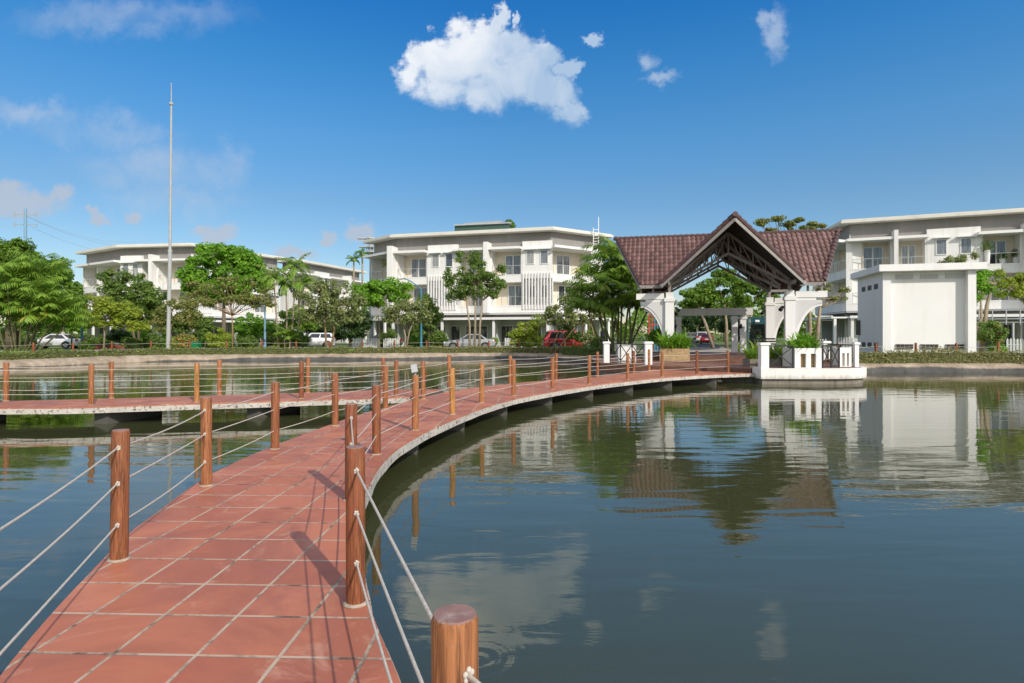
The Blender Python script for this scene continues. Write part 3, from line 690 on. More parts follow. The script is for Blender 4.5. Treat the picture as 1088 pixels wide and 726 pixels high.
for k in range(4):
    fr = rot_frame(k); V, Fq, T = [], [], []
    for s in (-1, 1):
        v, f, tt = tile_slope(fr, s); Fq += [tuple(i+len(V) for i in q) for q in f]; V += v; T += tt
    np_mesh('tiled_roof', np.array(V), np.array(Fq), M['rooftile'], pav, T)
    mb = MB()
    for i in range(19):                                  # ridge caps
        a = -.15-i*(RR/19); p, q = fr(0, a, ZR+.03), fr(0, a-RR/19-.02, ZR+.055); mb.tube([p, q], [.10, .115], 8)
    p = fr(0, -RR, ZR+.045); q = fr(0, -RR-.07, ZR+.045); mb.tube([p, q], [.13, .13], 10)
    mb.build('ridge_cap', M['rooftile'], pav)
    for s in (-1, 1):                                    # barge boards along the raked verge + verge tiles
        mb = MB(); a, b = fr(s*PH0*1.02, -EE-.02, ZE-.13), fr(0, -RR-.02, ZR-.13); mb.bar(a, b, .05, .17); mb.build('barge_board', M['fascia'], pav)
        mb = MB()
        for i in range(14):
            t0, t1 = i/14, (i+1)/14+.01
            g = lambda t, h: fr(s*PH0*(1-t), -(EE+(RR-EE)*t)-.0, ZE+(ZR-ZE)*t+h)
            mb.tube([g(t0, .075), g(t1, .045)], [.125, .105], 8)
        mb.build('verge_tiles', M['rooftile'], pav)
    mb = MB()                                            # rafters, battens below the tiles
    for s in (-1, 1):
        for i in range(9):
            a = -.3-i*.6; lo = max(0, (abs(a)-EE)/(RR-EE)); d0 = min(PH0, abs(a))*(1) if abs(a) < PH0 else PH0*(1-lo if a < -EE else 1)
            if d0 > .1: mb.bar(fr(s*d0, a, ZR-.13-(ZR-ZE)*d0/PH0), fr(0, a, ZR-.13), .05, .10)
        for i in range(11):
            d = PH0*(i+.5)/11; t = 1-d/PH0; hi = EE+(RR-EE)*t
            mb.bar(fr(s*d, -d, ZR-.055-(ZR-ZE)*d/PH0), fr(s*d, -hi+.05, ZR-.055-(ZR-ZE)*d/PH0), .04, .05)
    mb.build('roof_frame', M['darksteel'], pav)
    mb = MB()
    for s in (-1, 1):                                    # eave beams
        mb = MB(); mb.bar(fr(s*2.78, -2.75, ZE+.02), fr(s*2.78, -EE+.2, ZE+.02), .09, .14); mb.build('eave_beam', M['steel'], pav)
        mb = MB(); mb.bar(fr(s*PH0, -PH0-.02, ZE-.07), fr(s*PH0, -EE, ZE-.07), .04, .15); mb.build('eave_fascia', M['steel'], pav)
def truss(a0, mat=M['steel'], k=0, w=.09):
    fr = rot_frame(k); mb = MB(); zl = 4.30; hu = 2.82; rise = 1.55; zt = ZR-.32
    A, B, C, D = fr(-hu, a0, zl), fr(hu, a0, zl), fr(0, a0, zl+rise), fr(0, a0, zt)
    A2, B2 = fr(-hu, a0, zl+.14), fr(hu, a0, zl+.14)
    mb.bar(A, C, w, .12); mb.bar(B, C, w, .12); mb.bar(A2, D, w, .12); mb.bar(B2, D, w, .12); mb.bar(C, D, .08)
    for s, E in ((-1, A), (1, B)):
        lo = lambda q: Vector(E).lerp(C, q); up = lambda q: Vector(A2 if s < 0 else B2).lerp(D, q)
        qs = (.2, .4, .6, .8)
        for q in qs: mb.bar(lo(q), up(q), .045)
        for q, p in zip((.2,.4,.6,.8), (.4,.6,.8,.97)): mb.bar(lo(q), up(p), .04)
    mb.build('truss', mat, pav)
truss(-2.75); truss(2.75); truss(0, k=0); truss(-2.75, k=1); truss(2.75, k=1); 
def column(su, sa):
    base = L(2.75*su, 2.75*sa)
    rz = -TH; mb = MB()
    mb.box((base.x, base.y, FZ+1.33), (.42,.42,2.66), rz); c = mb.build('column', M['white2'], pav)
    mb = MB(); mb.box((base.x, base.y, FZ+2.75), (.52,.52,.18), rz); mb.box((base.x, base.y, FZ+2.98), (.36,.36,.27), rz); mb.build('capital', M['white2'], c)
    mb = MB(); mb.box((base.x, base.y, FZ+.22), (.60,.60,.44), rz); mb.build('plinth', M['white'], c, bevel=.03)
    # curved bracket fin reaching outwards
    prof = []
    for i in range(15):
        q = i/14*math.pi/2; prof.append((1.20*(1-math.cos(q))**.9, .55+1.95*math.sin(q)))
    poly = [(0, .3), (.02, .3)]+prof+[(1.20, 2.66), (0, 2.66)]
    vs = []
    for off in (-.07, .07): vs += [tuple(base+UX*su*(.20+p)+AX*off+Vector((0,0,FZ+z))) for (p, z) in poly]
    n = len(poly); fs = [tuple(range(n)), tuple(range(2*n-1, n-1, -1))]+[(i, (i+1)%n, n+(i+1)%n, n+i) for i in range(n)]
    mb = MB(); mb.add(vs, fs); mb.build('bracket_fin', M['finpaint'], c)
    mb = MB()
    for i in range(14):
        (p0, z0), (p1, z1) = prof[i], prof[i+1]; mb.bar(base+UX*su*(.2+p0)+Vector((0,0,FZ+z0)), base+UX*su*(.2+p1)+Vector((0,0,FZ+z1)), .22, .06, AX)
    mb.build('bracket_rim', M['white2'], c)
    mb = MB(); mb.bar(base+UX*su*.27+Vector((0,0,FZ+2.93)), base+UX*su*1.62+Vector((0,0,FZ+2.93)), .20, .30); mb.bar(base+UX*su*.27+Vector((0,0,FZ+2.70)), base+UX*su*1.15+Vector((0,0,FZ+2.70)), .12, .14); mb.build('outrigger_beam', M['white'], c)
    mb = MB(); mb.box((base.x, base.y, (FZ+3.12+ZE+.1)/2), (.13,.13,ZE+.1-FZ-3.12), rz)
    for q in (.8, 1.4): p = base+UX*su*q; mb.box((p.x, p.y, (FZ+3.08+ZE)/2+.0), (.09,.09,ZE-FZ-3.08), rz)
    mb.build('steel_post', M['steel'], c)
    mb = MB()
    for (uu, aa) in ((-.30*su, .0),): 
        p = base+UX*uu; mb.tube([p+Vector((0,0,FZ+2.35)), p-UX*su*.13-AX*.14+Vector((0,0,FZ+2.20))], [.07,.10], 10); mb.bar(base+Vector((0,0,FZ+2.4)), p+Vector((0,0,FZ+2.36)), .04)
    mb.build('spotlight', M['black'], c)
for su in (-1, 1):
    for sa in (-1, 1): column(su, sa)
# beam portal across the drive behind the pavilion
gp = thing('gate_portal', 'white concrete beam portal across the drive behind the pavilion', 'gate', (13.3, 39, GZ))
Dg = 38.5
a, b = P(721, 0, Dg), P(800, 0, Dg-1.6); z = 3.32
mb = MB(); mb.bar((a.x,a.y,z), (b.x,b.y,z), .42, .44); mb.build('beam', M['white'], gp)
for px, d in ((721,Dg),(780.5,Dg-1.25),(789.5,Dg-1.4)):
    p = P(px, 0, d); mb = MB(); mb.box((p.x,p.y,GZ+1.27), (.34,.34,2.54), -TH); mb.box((p.x,p.y,GZ+.16),(.46,.46,.32),-TH); mb.box((p.x,p.y,GZ+2.42),(.44,.44,.12),-TH); mb.build('column', M['white2'], gp)
for px, d in ((718,Dg-.3),(787.5,Dg-1.8)):
    p = P(px, 0, d); mb = MB(); mb.tube([Vector((p.x, p.y, 2.5)), Vector((p.x-.12,p.y-.2,2.35))], [.07,.11], 10); mb.build('spotlight', M['black'], gp)
t = thing('lattice_gate', 'teal framed dark lattice gate panel right of the portal columns', 'gate', (15.4, 38, GZ))
p0, p1 = P(795, 0, 38), P(817, 0, 37.4); x0, y0, x1, y1 = p0.x, p0.y, p1.x, p1.y; zt = 2.95
mb = MB()
for (A, B) in (((x0,y0,GZ),(x0,y0,zt)), ((x1,y1,GZ),(x1,y1,zt)), ((x0,y0,zt),(x1,y1,zt)), ((x0,y0,2.6),(x1,y1,2.6))): mb.bar(A, B, .10)
mb.box(((x0+x1)/2,(y0+y1)/2-.03,2.78),(x1-x0-.1,.03,.3), math.atan2(y1-y0,x1-x0)); mb.build('frame', M['tealp'], t)
mb = MB(); w = x1-x0
for i in range(-10, 12):
    for sg in (-1, 1):
        s0, s1 = i*.16, i*.16+2.1*sg*.7
        def cl(s0, s1):
            z0, z1 = GZ+.1, GZ+2.1; out = []
            lo, hi = 0.02, w-.02
            ts = [0, 1]
            for lim in (lo, hi):
                if s1 != s0:
                    q = (lim-s0)/(s1-s0)
                    if 0 < q < 1: ts.append(q)
            ts.sort()
            for q0, q1 in zip(ts, ts[1:]):
                m_ = s0+(s1-s0)*(q0+q1)/2
                if lo < m_ < hi: return [(s0+(s1-s0)*q, z0+(z1-z0)*q) for q in (q0, q1)]
        r_ = cl(s0, s1)
        if r_: mb.bar((x0+r_[0][0], y0+(y1-y0)*r_[0][0]/w+.02*sg, r_[0][1]), (x0+r_[1][0], y0+(y1-y0)*r_[1][0]/w+.02*sg, r_[1][1]), .03)
mb.build('lattice', M['black'], t)
mb = MB(); mb.box((x0+.55,(y0+y1)/2-.06,2.75),(.5,.02,.13)); mb.build('name_plate', M['white2'], t)
t = thing('black_bench', 'black slatted bench behind the corner pillar under the pavilion', 'bench', L(1.9,-.4,FZ))
bx0 = L(1.1,-1.0); 
mb = MB(); 
for i in range(4): mb.bar(L(1.2,-1.1+i*.11,FZ+.44), L(2.5,-1.1+i*.11,FZ+.44), .08, .03)
mb.build('seat', M['black'], t)
mb = MB()
for i in range(3): mb.bar(L(1.2,-.65+i*.03,FZ+.55+i*.13), L(2.5,-.65+i*.03,FZ+.55+i*.13), .03, .08)
mb.build('backrest', M['black'], t)
for u in (1.28, 2.42):
    for a_ in (-1.08, -.72): mb = MB(); mb.bar(L(u,a_,FZ), L(u,a_,FZ+.43), .045); mb.build('leg', M['black'], t)

# ------------------------------------------------------------------ row houses
ZB0, ZB1, ZC0, ZC1, ZW, ZFR, ZRT = 4.1, 4.85, 7.2, 8.0, 11.3, 12.24, 12.48
class Facet:
    def __init__(s, a, b, tl=0.0, tr=0.0):
        s.a, s.b = Vector((*a, 0)), Vector((*b, 0)); s.w = (s.b-s.a).length; s.d = (s.b-s.a).normalized(); s.n = Vector((-s.d.y, s.d.x, 0)); s.tl, s.tr = tl, tr
    def s_of(s, px):
        k = (px-CX)/F                                   # where the sight line to this pixel column meets the facade
        return (k*s.a.y-s.a.x)/(s.d.x-k*s.d.y)
    def pt(s, q, d, z):
        if q <= 1e-4: q += d*s.tl
        elif q >= s.w-1e-4: q -= d*s.tr
        p = s.a+s.d*q+s.n*d; return (p.x, p.y, z)
    def box(s, mb, q0, q1, d0, d1, z0, z1):
        vs = [s.pt(q, d, z) for z in (z0, z1) for (q, d) in ((q0,d0),(q1,d0),(q1,d1),(q0,d1))]
        mb.add(vs, [(3,2,1,0),(4,5,6,7),(0,1,5,4),(1,2,6,5),(2,3,7,6),(3,0,4,7)])
def glazing(f, parent, name, q0, q1, z0, z1, d, leaves, mat, fw=.09, hood=False, open_leaf=False):
    mb = MB()
    for (a, b, c, e) in ((q0,q1,z1-fw,z1),(q0,q1,z0,z0+fw)): f.box(mb, a, b, d-.06, d+.02, c, e)
    w = (q1-q0)/leaves
    for i in range(leaves+1):
        x = q0+i*w; x0, x1 = (x, x+fw) if i == 0 else ((x-fw, x) if i == leaves else (x-fw*.7, x+fw*.7)); f.box(mb, x0, x1, d-.058, d+.02, z0+fw, z1-fw)
    if hood: f.box(mb, q0-.25, q1+.25, d-.42, d-.002, z1+.06, z1+.15)
    o = mb.build(name, M['frame'], parent)
    mb = MB(); f.box(mb, q0+fw*.6, q1-fw*.6, d-.025, d+.015, z0+fw*.6, z1-fw*.6); mb.build('pane', mat, o)
    return o
def rowhouse(name, label, pts, mods, depth=11.0, seed=1, ground='carport', lo=0):
    """pts: facade corners in plan, left to right; mods: per facet a list of (kind, px0, px1)"""
    r = random.Random(seed); pm = lambda: r.choice((M['pane'], M['pane'], M['panedark'], M['panemid'])); P2 = [Vector((*p, 0)) for p in pts]
    fac = []
    for i in range(len(pts)-1):
        def half(j):
            if j <= 0 or j >= len(pts)-1: return 0.0
            u, v = (P2[j]-P2[j-1]).normalized(), (P2[j+1]-P2[j]).normalized(); return math.tan(math.atan2(u.x*v.y-u.y*v.x, u.dot(v))/2)
        fac.append(Facet(pts[i], pts[i+1], half(i), half(i+1)))
    t = thing(name, label, 'house', (sum(p[0] for p in pts)/len(pts), sum(p[1] for p in pts)/len(pts), GZ))
    pl = np.array(pts, float)
    def off(d):                                          # mitred offset of the facade line; d>0 goes into the building
        out = []
        for i in range(len(pts)):
            if i == 0: f = fac[0]; out.append(np.array(f.pt(.001 if 0 else 1e-3, d, 0)[:2]))
            elif i == len(pts)-1: f = fac[-1]; out.append(np.array((f.a+f.d*f.w+f.n*d)[:2]))
            else: f = fac[i]; q = d*f.tl; out.append(np.array((f.a+f.d*q+f.n*d)[:2]))
        return out
    ctr = pl.mean(0); back = [np.array((f.a+f.n*depth)[:2]) for f in (fac[0],)]+[np.array((fac[-1].b+fac[-1].n*depth)[:2])]
    mid = [np.array((fac[len(fac)//2].a+fac[len(fac)//2].n*(depth+2))[:2])]
    def outline(d): return [tuple(p) for p in off(d)]+[tuple(back[1]), tuple(back[0])]
    mb = MB(); mb.prism(outline(1.5), ZB0+.003, ZW); mb.prism(outline(1.9), GZ, ZB0); mb.build('wall', M['white'], t)
    mb = MB(); mb.prism(outline(.42), ZW+.002, ZFR); mb.build('frieze', M['frieze'], t)
    ov = [np.array(p) for p in off(-.58)]; ex0 = -(fac[0].d)*.8; ex1 = fac[-1].d*.8
    ov[0] = ov[0]+np.array((ex0.x, ex0.y)); ov[-1] = ov[-1]+np.array((ex1.x, ex1.y))
    rb = [tuple(back[1]+np.array((ex1.x, ex1.y))), tuple(back[0]+np.array((ex0.x, ex0.y)))]
    mb = MB(); mb.prism([tuple(p) for p in ov]+rb, ZFR+.002, ZRT)
    k = np.array(ctr); mb.prism([tuple(p+(k-p)*.012) for p in ov]+rb, ZRT+.002, ZRT+.09); mb.build('roof', M['roofslab'], t)
    # underside of the upper storeys over the carports
    whites, grnd = MB(), MB()
    for f, ml in zip(fac, mods):
        for (kind, x0, x1) in ml:
            q0 = 0 if x0 is None else f.s_of(x0); q1 = f.w if x1 is None else f.s_of(x1); w = q1-q0
            if kind != 'F':
                f.box(whites, q0, q1, 0, 1.49, ZB0, ZB1-.12); f.box(whites, q0, q1, -.02, .12, ZB1-.12, ZB1)
                uf = MB() if kind in 'BC' else whites; f.box(uf, q0, q1, .40, 1.499, 10.78, ZW)
                if kind in 'BC': uf.build('upper_frieze', M['frieze'], t)
            if kind == 'F':
                f.box(whites, q0, q1, -.98, 1.499, ZB0+.004, 11.28)
            elif kind == 'P':
                f.box(whites, q0, q1, 0, 1.499, ZB1, 10.82)
            elif kind == 'W':
                f.box(whites, q0, q1, 0, 1.499, ZC0+.35, 10.82); f.box(whites, q0, q1, 0, .399, 10.82, ZW)
                f.box(whites, q0, q1, .5, 1.499, ZB1-.12, ZC0+.35)
                nf = max(4, int(w/.30)); lv = MB()
                for i in range(nf): x = q0+w*(i+.2)/nf; f.box(lv, x, x+w/nf*.36, -.16, .06, ZB1-.4, ZC1+.12)
                f.box(lv, q0+.02, q1-.02, .1, .14, ZB1, ZB1+.16)
                lv.build('louvre_screen', M['white2'], t)
                for s_ in (.27, .73):
                    c = q0+w*s_; glazing(f, t, 'window', c-.42, c+.42, 8.95, 10.35, -.005, 1, pm(), .07, True)
                    glazing(f, t, 'window', c-.42, c+.42, 5.6, 6.9, .49, 1, M['pane'], .07)
            elif kind in 'BC':
                cm = MB(); f.box(cm, q0+.02, q1-.02, 1.43, 1.488, ZB1-.1, 10.8); cm.build('recess_wall', M['cream'], t)
                f.box(whites, q0, q1, 0, 1.42, ZC0, ZC1-.10); f.box(whites, q0, q1, -.02, .12, ZC1-.10, ZC1)
                f.box(whites, q0, q0+.12, .02, 1.42, ZB1, ZC0); f.box(whites, q1-.12, q1, .02, 1.42, ZB1, ZC0)
                cn = MB(); f.box(cn, q0-.35 if kind == 'B' else q0, q1, -.85, 1.42, 10.50, 10.74); cn.build('canopy', M['white2'], t)
                if kind == 'B': f.box(whites, q1-.14, q1, .02, 1.42, ZC1, 10.5); f.box(whites, q0, q0+.14, .02, 1.42, ZC1, 10.5)
                cx = q0+w*r.uniform(.48, .62); dw = min(1.9, w*.5)/2
                glazing(f, t, 'balcony_door', cx-dw, cx+dw, ZC1-.06, 10.15, 1.425, 2, pm())
                glazing(f, t, 'balcony_door', cx-dw+.3, cx+dw+.2, ZB1-.08, 7.0, 1.425, 2, pm())
                for zb in (ZC1, ZB1):
                    rl = MB(); f.box(rl, q0+.12, q1-.12, .03, .08, zb+.88, zb+.93)
                    npst = max(2, int(w/1.1))
                    for i in range(npst+1): x = q0+.14+(w-.3)*i/npst; f.box(rl, x, x+.035, .035, .075, zb, zb+.88)
                    o = rl.build('balcony_railing', M['rail'], t)
                    g = MB(); f.box(g, q0+.16, q1-.16, .05, .06, zb+.1, zb+.82); g.build('glass_panel', M['railglass'] if False else M['rail'], o) if False else None
            # ground floor
            if kind in 'WB' and w > 2:
                cx = q0+w*r.uniform(.4, .6); glazing(f, t, 'ground_door', cx-min(1.5, w*.4), cx+min(1.5, w*.4), GZ+.05, GZ+2.35, 1.77, 3 if w > 4 else 2, M['panedark'], .1)
        cn = MB(); f.box(cn, .2, f.w-.2, -1.2, 1.7, 3.42, 3.56); f.box(cn, .2, f.w-.2, -1.22, -1.1, 3.38, 3.62); cn.build('carport_canopy', M['white2'], t)
        for i in range(max(2, int(f.w/4.7))+1):
            x = .3+(f.w-.7)*i/max(2, int(f.w/4.7)); c = MB(); f.box(c, x, x+.24, -1.0, -.78, GZ, 3.38); c.build('carport_post', M['white2'], t)
            c2 = MB(); f.box(c2, x, x+.14, .3, 1.8, GZ, 3.4); c2.build('party_wall', M['greywall'], t)
        f.box(grnd, .05, f.w-.05, 1.80, 1.88, GZ, ZB0-.01); f.box(grnd, .02, f.w-.02, .06, 1.79, ZB0-.16, ZB0-.004)
    whites.build('balcony_walls', M['white'], t); grnd.build('ground_floor_wall', M['greywall'], t)
    return t, fac
def pd(px, D): return (gx(px, D), D)
mid_h, mid_f = rowhouse('row_house', 'white three-storey row house with a dark green roof shed, in the centre behind the pond',
    [pd(394,68.5), pd(418,65.0), pd(587,60.3), pd(642,64.5)],
    [[('B', None, None)], [('F', None, 421), ('B', 421, 454.5), ('W', 454.5, 486), ('B', 486, 516.5), ('F', 516.5, 521), ('B', 521, 555), ('W', 555, None)], [('C', None, 628), ('P', 628, None)]], seed=3)
right_h, right_f = rowhouse('row_house', 'white three-storey row house at the right edge behind the utility building',
    [pd(866,66), pd(899,56.6), pd(1092,51.2), pd(1230,47.5)],
    [[('P', None, 876), ('B', 876, None)], [('P', None, 904), ('B', 904, 948), ('F', 948, 952.5), ('B', 952.5, 985), ('W', 985, 1042), ('B', 1042, 1086), ('F', 1086, None)], [('B', None, 1130), ('W', 1130, 1180), ('B', 1180, None)]], seed=5)
left_h, left_f = rowhouse('row_house', 'white three-storey row house behind the tall mast and the trees on the left',
    [pd(88,78), pd(128,72.5), pd(203,71), pd(297,83.5)],
    [[('B', None, 103), ('B', 103, None)], [('W', None, 150), ('B', 150, 164), ('F', 164, 167), ('B', 167, None)], [('W', None, 225), ('B', 225, 248), ('W', 248, 268), ('B', 268, None)]], seed=8)
far_h, far_f = rowhouse('row_house', 'receding white row house behind the thin palms, left of the central row house',
    [pd(298,87), pd(316,86), pd(384,102)],
    [[('P', None, None)], [('B', None, 336), ('W', 336, 350), ('B', 350, 366), ('F', 366, 368), ('B', 368, None)]], seed=9)

# things on the central house
sh = thing('roof_shed', 'dark green ribbed shed on the flat roof of the central row house', 'shed', (*pd(510, 66), ZRT+.14))
a, b = pd(483.5, 66.5), pd(541, 65)
mb = MB(); mb.prism([a, b, (b[0]+.4, b[1]+4), (a[0]+.4, a[1]+4)], ZRT+.09, 13.8)
n = 34
for i in range(n): q = i/(n-1); x, y = a[0]+(b[0]-a[0])*q, a[1]+(b[1]-a[1])*q-.03; mb.box((x, y, 13.18), (.07, .05, 1.22), math.atan2(b[1]-a[1], b[0]-a[0]))
mb.build('cladding', M['shed'], sh)
mb = MB(); mb.prism([(a[0]-.1, a[1]-.3), (b[0]+.2, b[1]-.3), (b[0]+.5, b[1]+4.2), (a[0]+.5, a[1]+4.2)], 13.81, 13.93); mb.prism([(a[0]+1.0, a[1]-.1), (b[0]-.8, b[1]-.1), (b[0]-.6, b[1]+4), (a[0]+1.2, a[1]+4)], 13.931, 14.12); mb.build('shed_roof', M['gal'], sh)
t = thing('roof_ladder', 'white steel ladder rising over the roof edge at the right end of the central house', 'ladder', (*pd(633, 62.4), 8.5))
mb = MB(); l0, l1 = P(630.5, 0, 62.3), P(636, 0, 62.3)
for p in (l0, l1): mb.bar((p.x, p.y, 8.6), (p.x, p.y, 12.9 if p is l0 else 14.0), .07)
mb.build('stringers', M['frame'], t); mb = MB()
for i in range(14): mb.bar((l0.x, l0.y, 8.8+i*.3), (l1.x, l1.y, 8.8+i*.3), .05)
mb.build('rungs', M['frame'], t)
t = thing('lamp_mast', 'grey mast with two outstretched lamp arms at the left end of the central house', 'mast', (*pd(394.5, 72), GZ))
p = P(394.5, 0, 72); mb = MB(); mb.tube([(p.x,p.y,GZ), (p.x,p.y,13.2)], [.28,.2], 10); mb.build('pole', M['gal'], t)
mb = MB()
for zz in (11.6, 12.2): mb.lathe([(.55,zz),(.6,zz+.08),(.55,zz+.16)], (p.x,p.y,0), 14)
for i in range(8): q = i*math.pi/4; mb.bar((p.x+.55*math.cos(q),p.y+.55*math.sin(q),11.6), (p.x+.55*math.cos(q),p.y+.55*math.sin(q),13.3), .05)
mb.lathe([(.5,13.2),(.56,13.3),(.5,13.4)], (p.x,p.y,0), 14); mb.build('cage', M['gal'], t)
for (px, py) in ((384.5, 253.5), (386, 262.5)):
    e = P(px, py, 71.5); mb = MB(); mb.bar((p.x,p.y,e.z-.25), e, .07); mb.build('arm', M['gal'], t); mb = MB(); mb.box(e, (1.0,.5,.16)); mb.build('lamp_head', M['gal'], t, bevel=.04)

# utility building
ub = thing('utility_building', 'windowless white flat-roofed utility building standing close behind the right bank', 'building', (23.5, 35.5, GZ))
U0 = Vector(P(937.7, 0, 35.0)); U0.z = 0; ud = UX.copy(); un = AX.copy(); uw, udp = 4.55, 4.6
UM = lambda s, d, z: U0+ud*s+un*d+Vector((0,0,z))
def ubox(mb, s0, s1, d0, d1, z0, z1):
    c = UM((s0+s1)/2, (d0+d1)/2, (z0+z1)/2); mb.box(c, (s1-s0, d1-d0, z1-z0), -TH)
zt = 5.52
mb = MB(); ubox(mb, 0, uw, .12, udp, GZ-.1, zt); mb.build('wall', M['utility'], ub)
mb = MB(); ubox(mb, -.005, .42, -.06, .119, GZ-.1, zt-.001); mb.build('corner_pier', M['utility'], ub)
mb = MB(); ubox(mb, uw-.38, uw+.02, -.30, .119, GZ-.1, zt-.001); ubox(mb, uw-.02, uw+.02, .12, .5, GZ-.1, zt-.001); mb.build('corner_pier', M['utility'], ub)
mb = MB(); ubox(mb, -.35, uw+.42, -.60, udp+.3, zt, zt+.38); mb.build('roof', M['utility'], ub)
for i in range(3): mb = MB(); ubox(mb, .72+i*1.26, 1.60+i*1.26, .075, .119, zt-.42, zt-.16); mb.build('blind_panel', M['greywall'], ub)
for i in range(3):
    mb = MB(); ubox(mb, .72+i*1.26, 1.60+i*1.26, .04, .119, 1.08, 1.36); o = mb.build('vent_frame', M['wetc'], ub)
    mb = MB(); 
    for j in range(4): ubox(mb, .76+i*1.26+j*.21, .93+i*1.26+j*.21, .03, .05, 1.12, 1.32)
    mb.build('vent', M['black'], o)
for z in (1.12, 4.62):
    for i in range(3):
        mb = MB(); ubox(mb, -.012, .1, .75+i*1.15, 1.45+i*1.15, z, z+.30); mb.build('side_vent', M['black'], ub)
mb = MB(); p = UM(-.08, 4.2, 0); mb.box((p.x, p.y, 2.35), (.18,.35,.95), -TH); mb.build('meter_box', M['dark'], ub)

# picket fences
def picket(label, a, b, h=1.0, gap=.16):
    a, b = Vector((*a, GZ)), Vector((*b, GZ)); t = thing('picket_fence', label, 'fence', (a+b)/2, 'white picket fences'); d = b-a; n = max(3, int(d.length/gap)); mb = MB()
    for z in (.28, .76): mb = MB(); mb.bar(a+Vector((0,0,z)), b+Vector((0,0,z)), .03, .07); mb.build('rail', M['frame'], t)
    mb = MB(); rz = math.atan2(d.y, d.x)
    for i in range(n+1):
        p = a.lerp(b, i/n); hh = h*(1+.03*random.uniform(-1, 1)); mb.box((p.x, p.y-.03, GZ+hh/2), (gap*.68, .022, hh), rz)
        mb.add([(p.x-gap*.27, p.y-.042, GZ+hh), (p.x+gap*.27, p.y-.042, GZ+hh), (p.x, p.y-.03, GZ+hh+.07), (p.x+gap*.27, p.y-.018, GZ+hh), (p.x-gap*.27, p.y-.018, GZ+hh)], [(0,1,2),(1,3,2),(3,4,2),(4,0,2),(0,4,3,1)])
    mb.build('pickets', M['frame'], t)
picket('white picket fence left of the trunk of the bright round tree by the centre house', pd(375.5,56.5), pd(402,56))
picket('short white picket fence right of the bright round tree trunk', pd(408,56), pd(424,55.8))
picket('white picket fence just left of the parked silver sedan', pd(460,58.5), pd(473,58.5))
picket('white picket fence between silver sedan and yellow-green sapling', pd(537,58.5), pd(548,58.3))
picket('white picket fence below the mast on the left bank', pd(153,63), pd(171,62.5))
picket('white picket fence behind the low brick planter on the far left', pd(119,63), pd(131,62.8))
picket('white picket fence at the right edge behind the flowering bush', pd(1070,38.5), pd(1110,37.5), 1.1)
picket('white picket fence left of the utility building by the house door', pd(868,46), pd(877,45.5))
picket('white picket fence tucked against the side wall of the utility building', pd(891,44), pd(905,43.5), 1.15)
# carport pergola by the right house
pg = thing('pergola', 'white slatted steel pergola over the carport at the right edge', 'pergola', (*pd(1060, 42), GZ))
mb = MB(); A, B = pd(1026, 43), pd(1130, 40.5)
for z in (2.75, 3.0, 3.6): mb.bar((*A, z), (*B, z), .06)
for i in range(8): q = i/7; x, y = A[0]+(B[0]-A[0])*q, A[1]+(B[1]-A[1])*q; mb.bar((x, y, 2.6), (x, y, 3.65), .05); mb.bar((x, y, 3.02), (x+.9, y+3.6, 3.02), .06)
mb.build('beams', M['rail'], pg)
for q in (0, .5, 1): x, y = A[0]+(B[0]-A[0])*q, A[1]+(B[1]-A[1])*q; mb = MB(); mb.bar((x, y, GZ), (x, y, 2.7), .1); mb.build('post', M['rail'], pg)

# ------------------------------------------------------------------ masts, lamps, small furniture
t = thing('lightning_mast', 'very tall thin grey steel mast on the left bank', 'mast', (*pd(182, 47), GZ))
p = P(182, 0, 47); mb = MB(); mb.tube([(p.x-.25,p.y,GZ),(p.x-.1,p.y,8.4)], [.155,.14], 14); mb.build('lower_shaft', M['gal'], t)
mb = MB(); mb.tube([(p.x-.1,p.y,8.4),(p.x,p.y,19.8)], [.105,.07], 12); mb.build('upper_shaft', M['gal'], t)
mb = MB(); mb.lathe([(.16,8.3),(.16,8.5)], (p.x-.1,p.y,0), 12); mb.lathe([(.15,19.75),(.17,19.85),(.1,19.95)], (p.x,p.y,0), 12); mb.build('collar', M['gal'], t)
mb = MB(); mb.tube([(p.x,p.y,19.9),(p.x,p.y,21.4)], [.05,.035], 8); mb.ball((p.x,p.y,21.4), .06); mb.build('rod', M['rail'], t)
t = thing('utility_pole', 'pale distant power pole with cross-arms above the big tree at far left', 'pole', (*pd(27, 125), GZ))
p = P(27, 0, 125); zt = gz(222, 125); mb = MB(); mb.tube([(p.x,p.y,GZ),(p.x,p.y,zt)], [.36,.26], 10); mb.build('pole', M['paleblue'], t)
for (py, w) in ((228, 2.4), (238.5, 2.4)):
    z = gz(py, 125); mb = MB(); mb.bar((p.x-w,p.y,z),(p.x+w,p.y,z), .16); 
    for s in (-1, 1): mb.bar((p.x+s*w*.95,p.y,z-.6),(p.x+s*w*.95,p.y,z+.5), .13)
    mb.build('cross_arm', M['gal'], t)
for i, (py0, ya, yb) in enumerate(((229, 262, 215), (229, 257, 210), (238, 270, 222))):
    a, b, c = P(27, py0, 125), P(160, ya-2, 170), P(-170, yb, 110)
    pts = [c.lerp(a, q)-Vector((0,0,2.2*4*q*(1-q))) for q in np.linspace(0,1,10)]+[a.lerp(b, q)-Vector((0,0,2.5*4*q*(1-q))) for q in np.linspace(0,1,14)[1:]]
    mb = MB(); mb.tube(pts, .024, 5); mb.build('power_line', M['gal'], t)
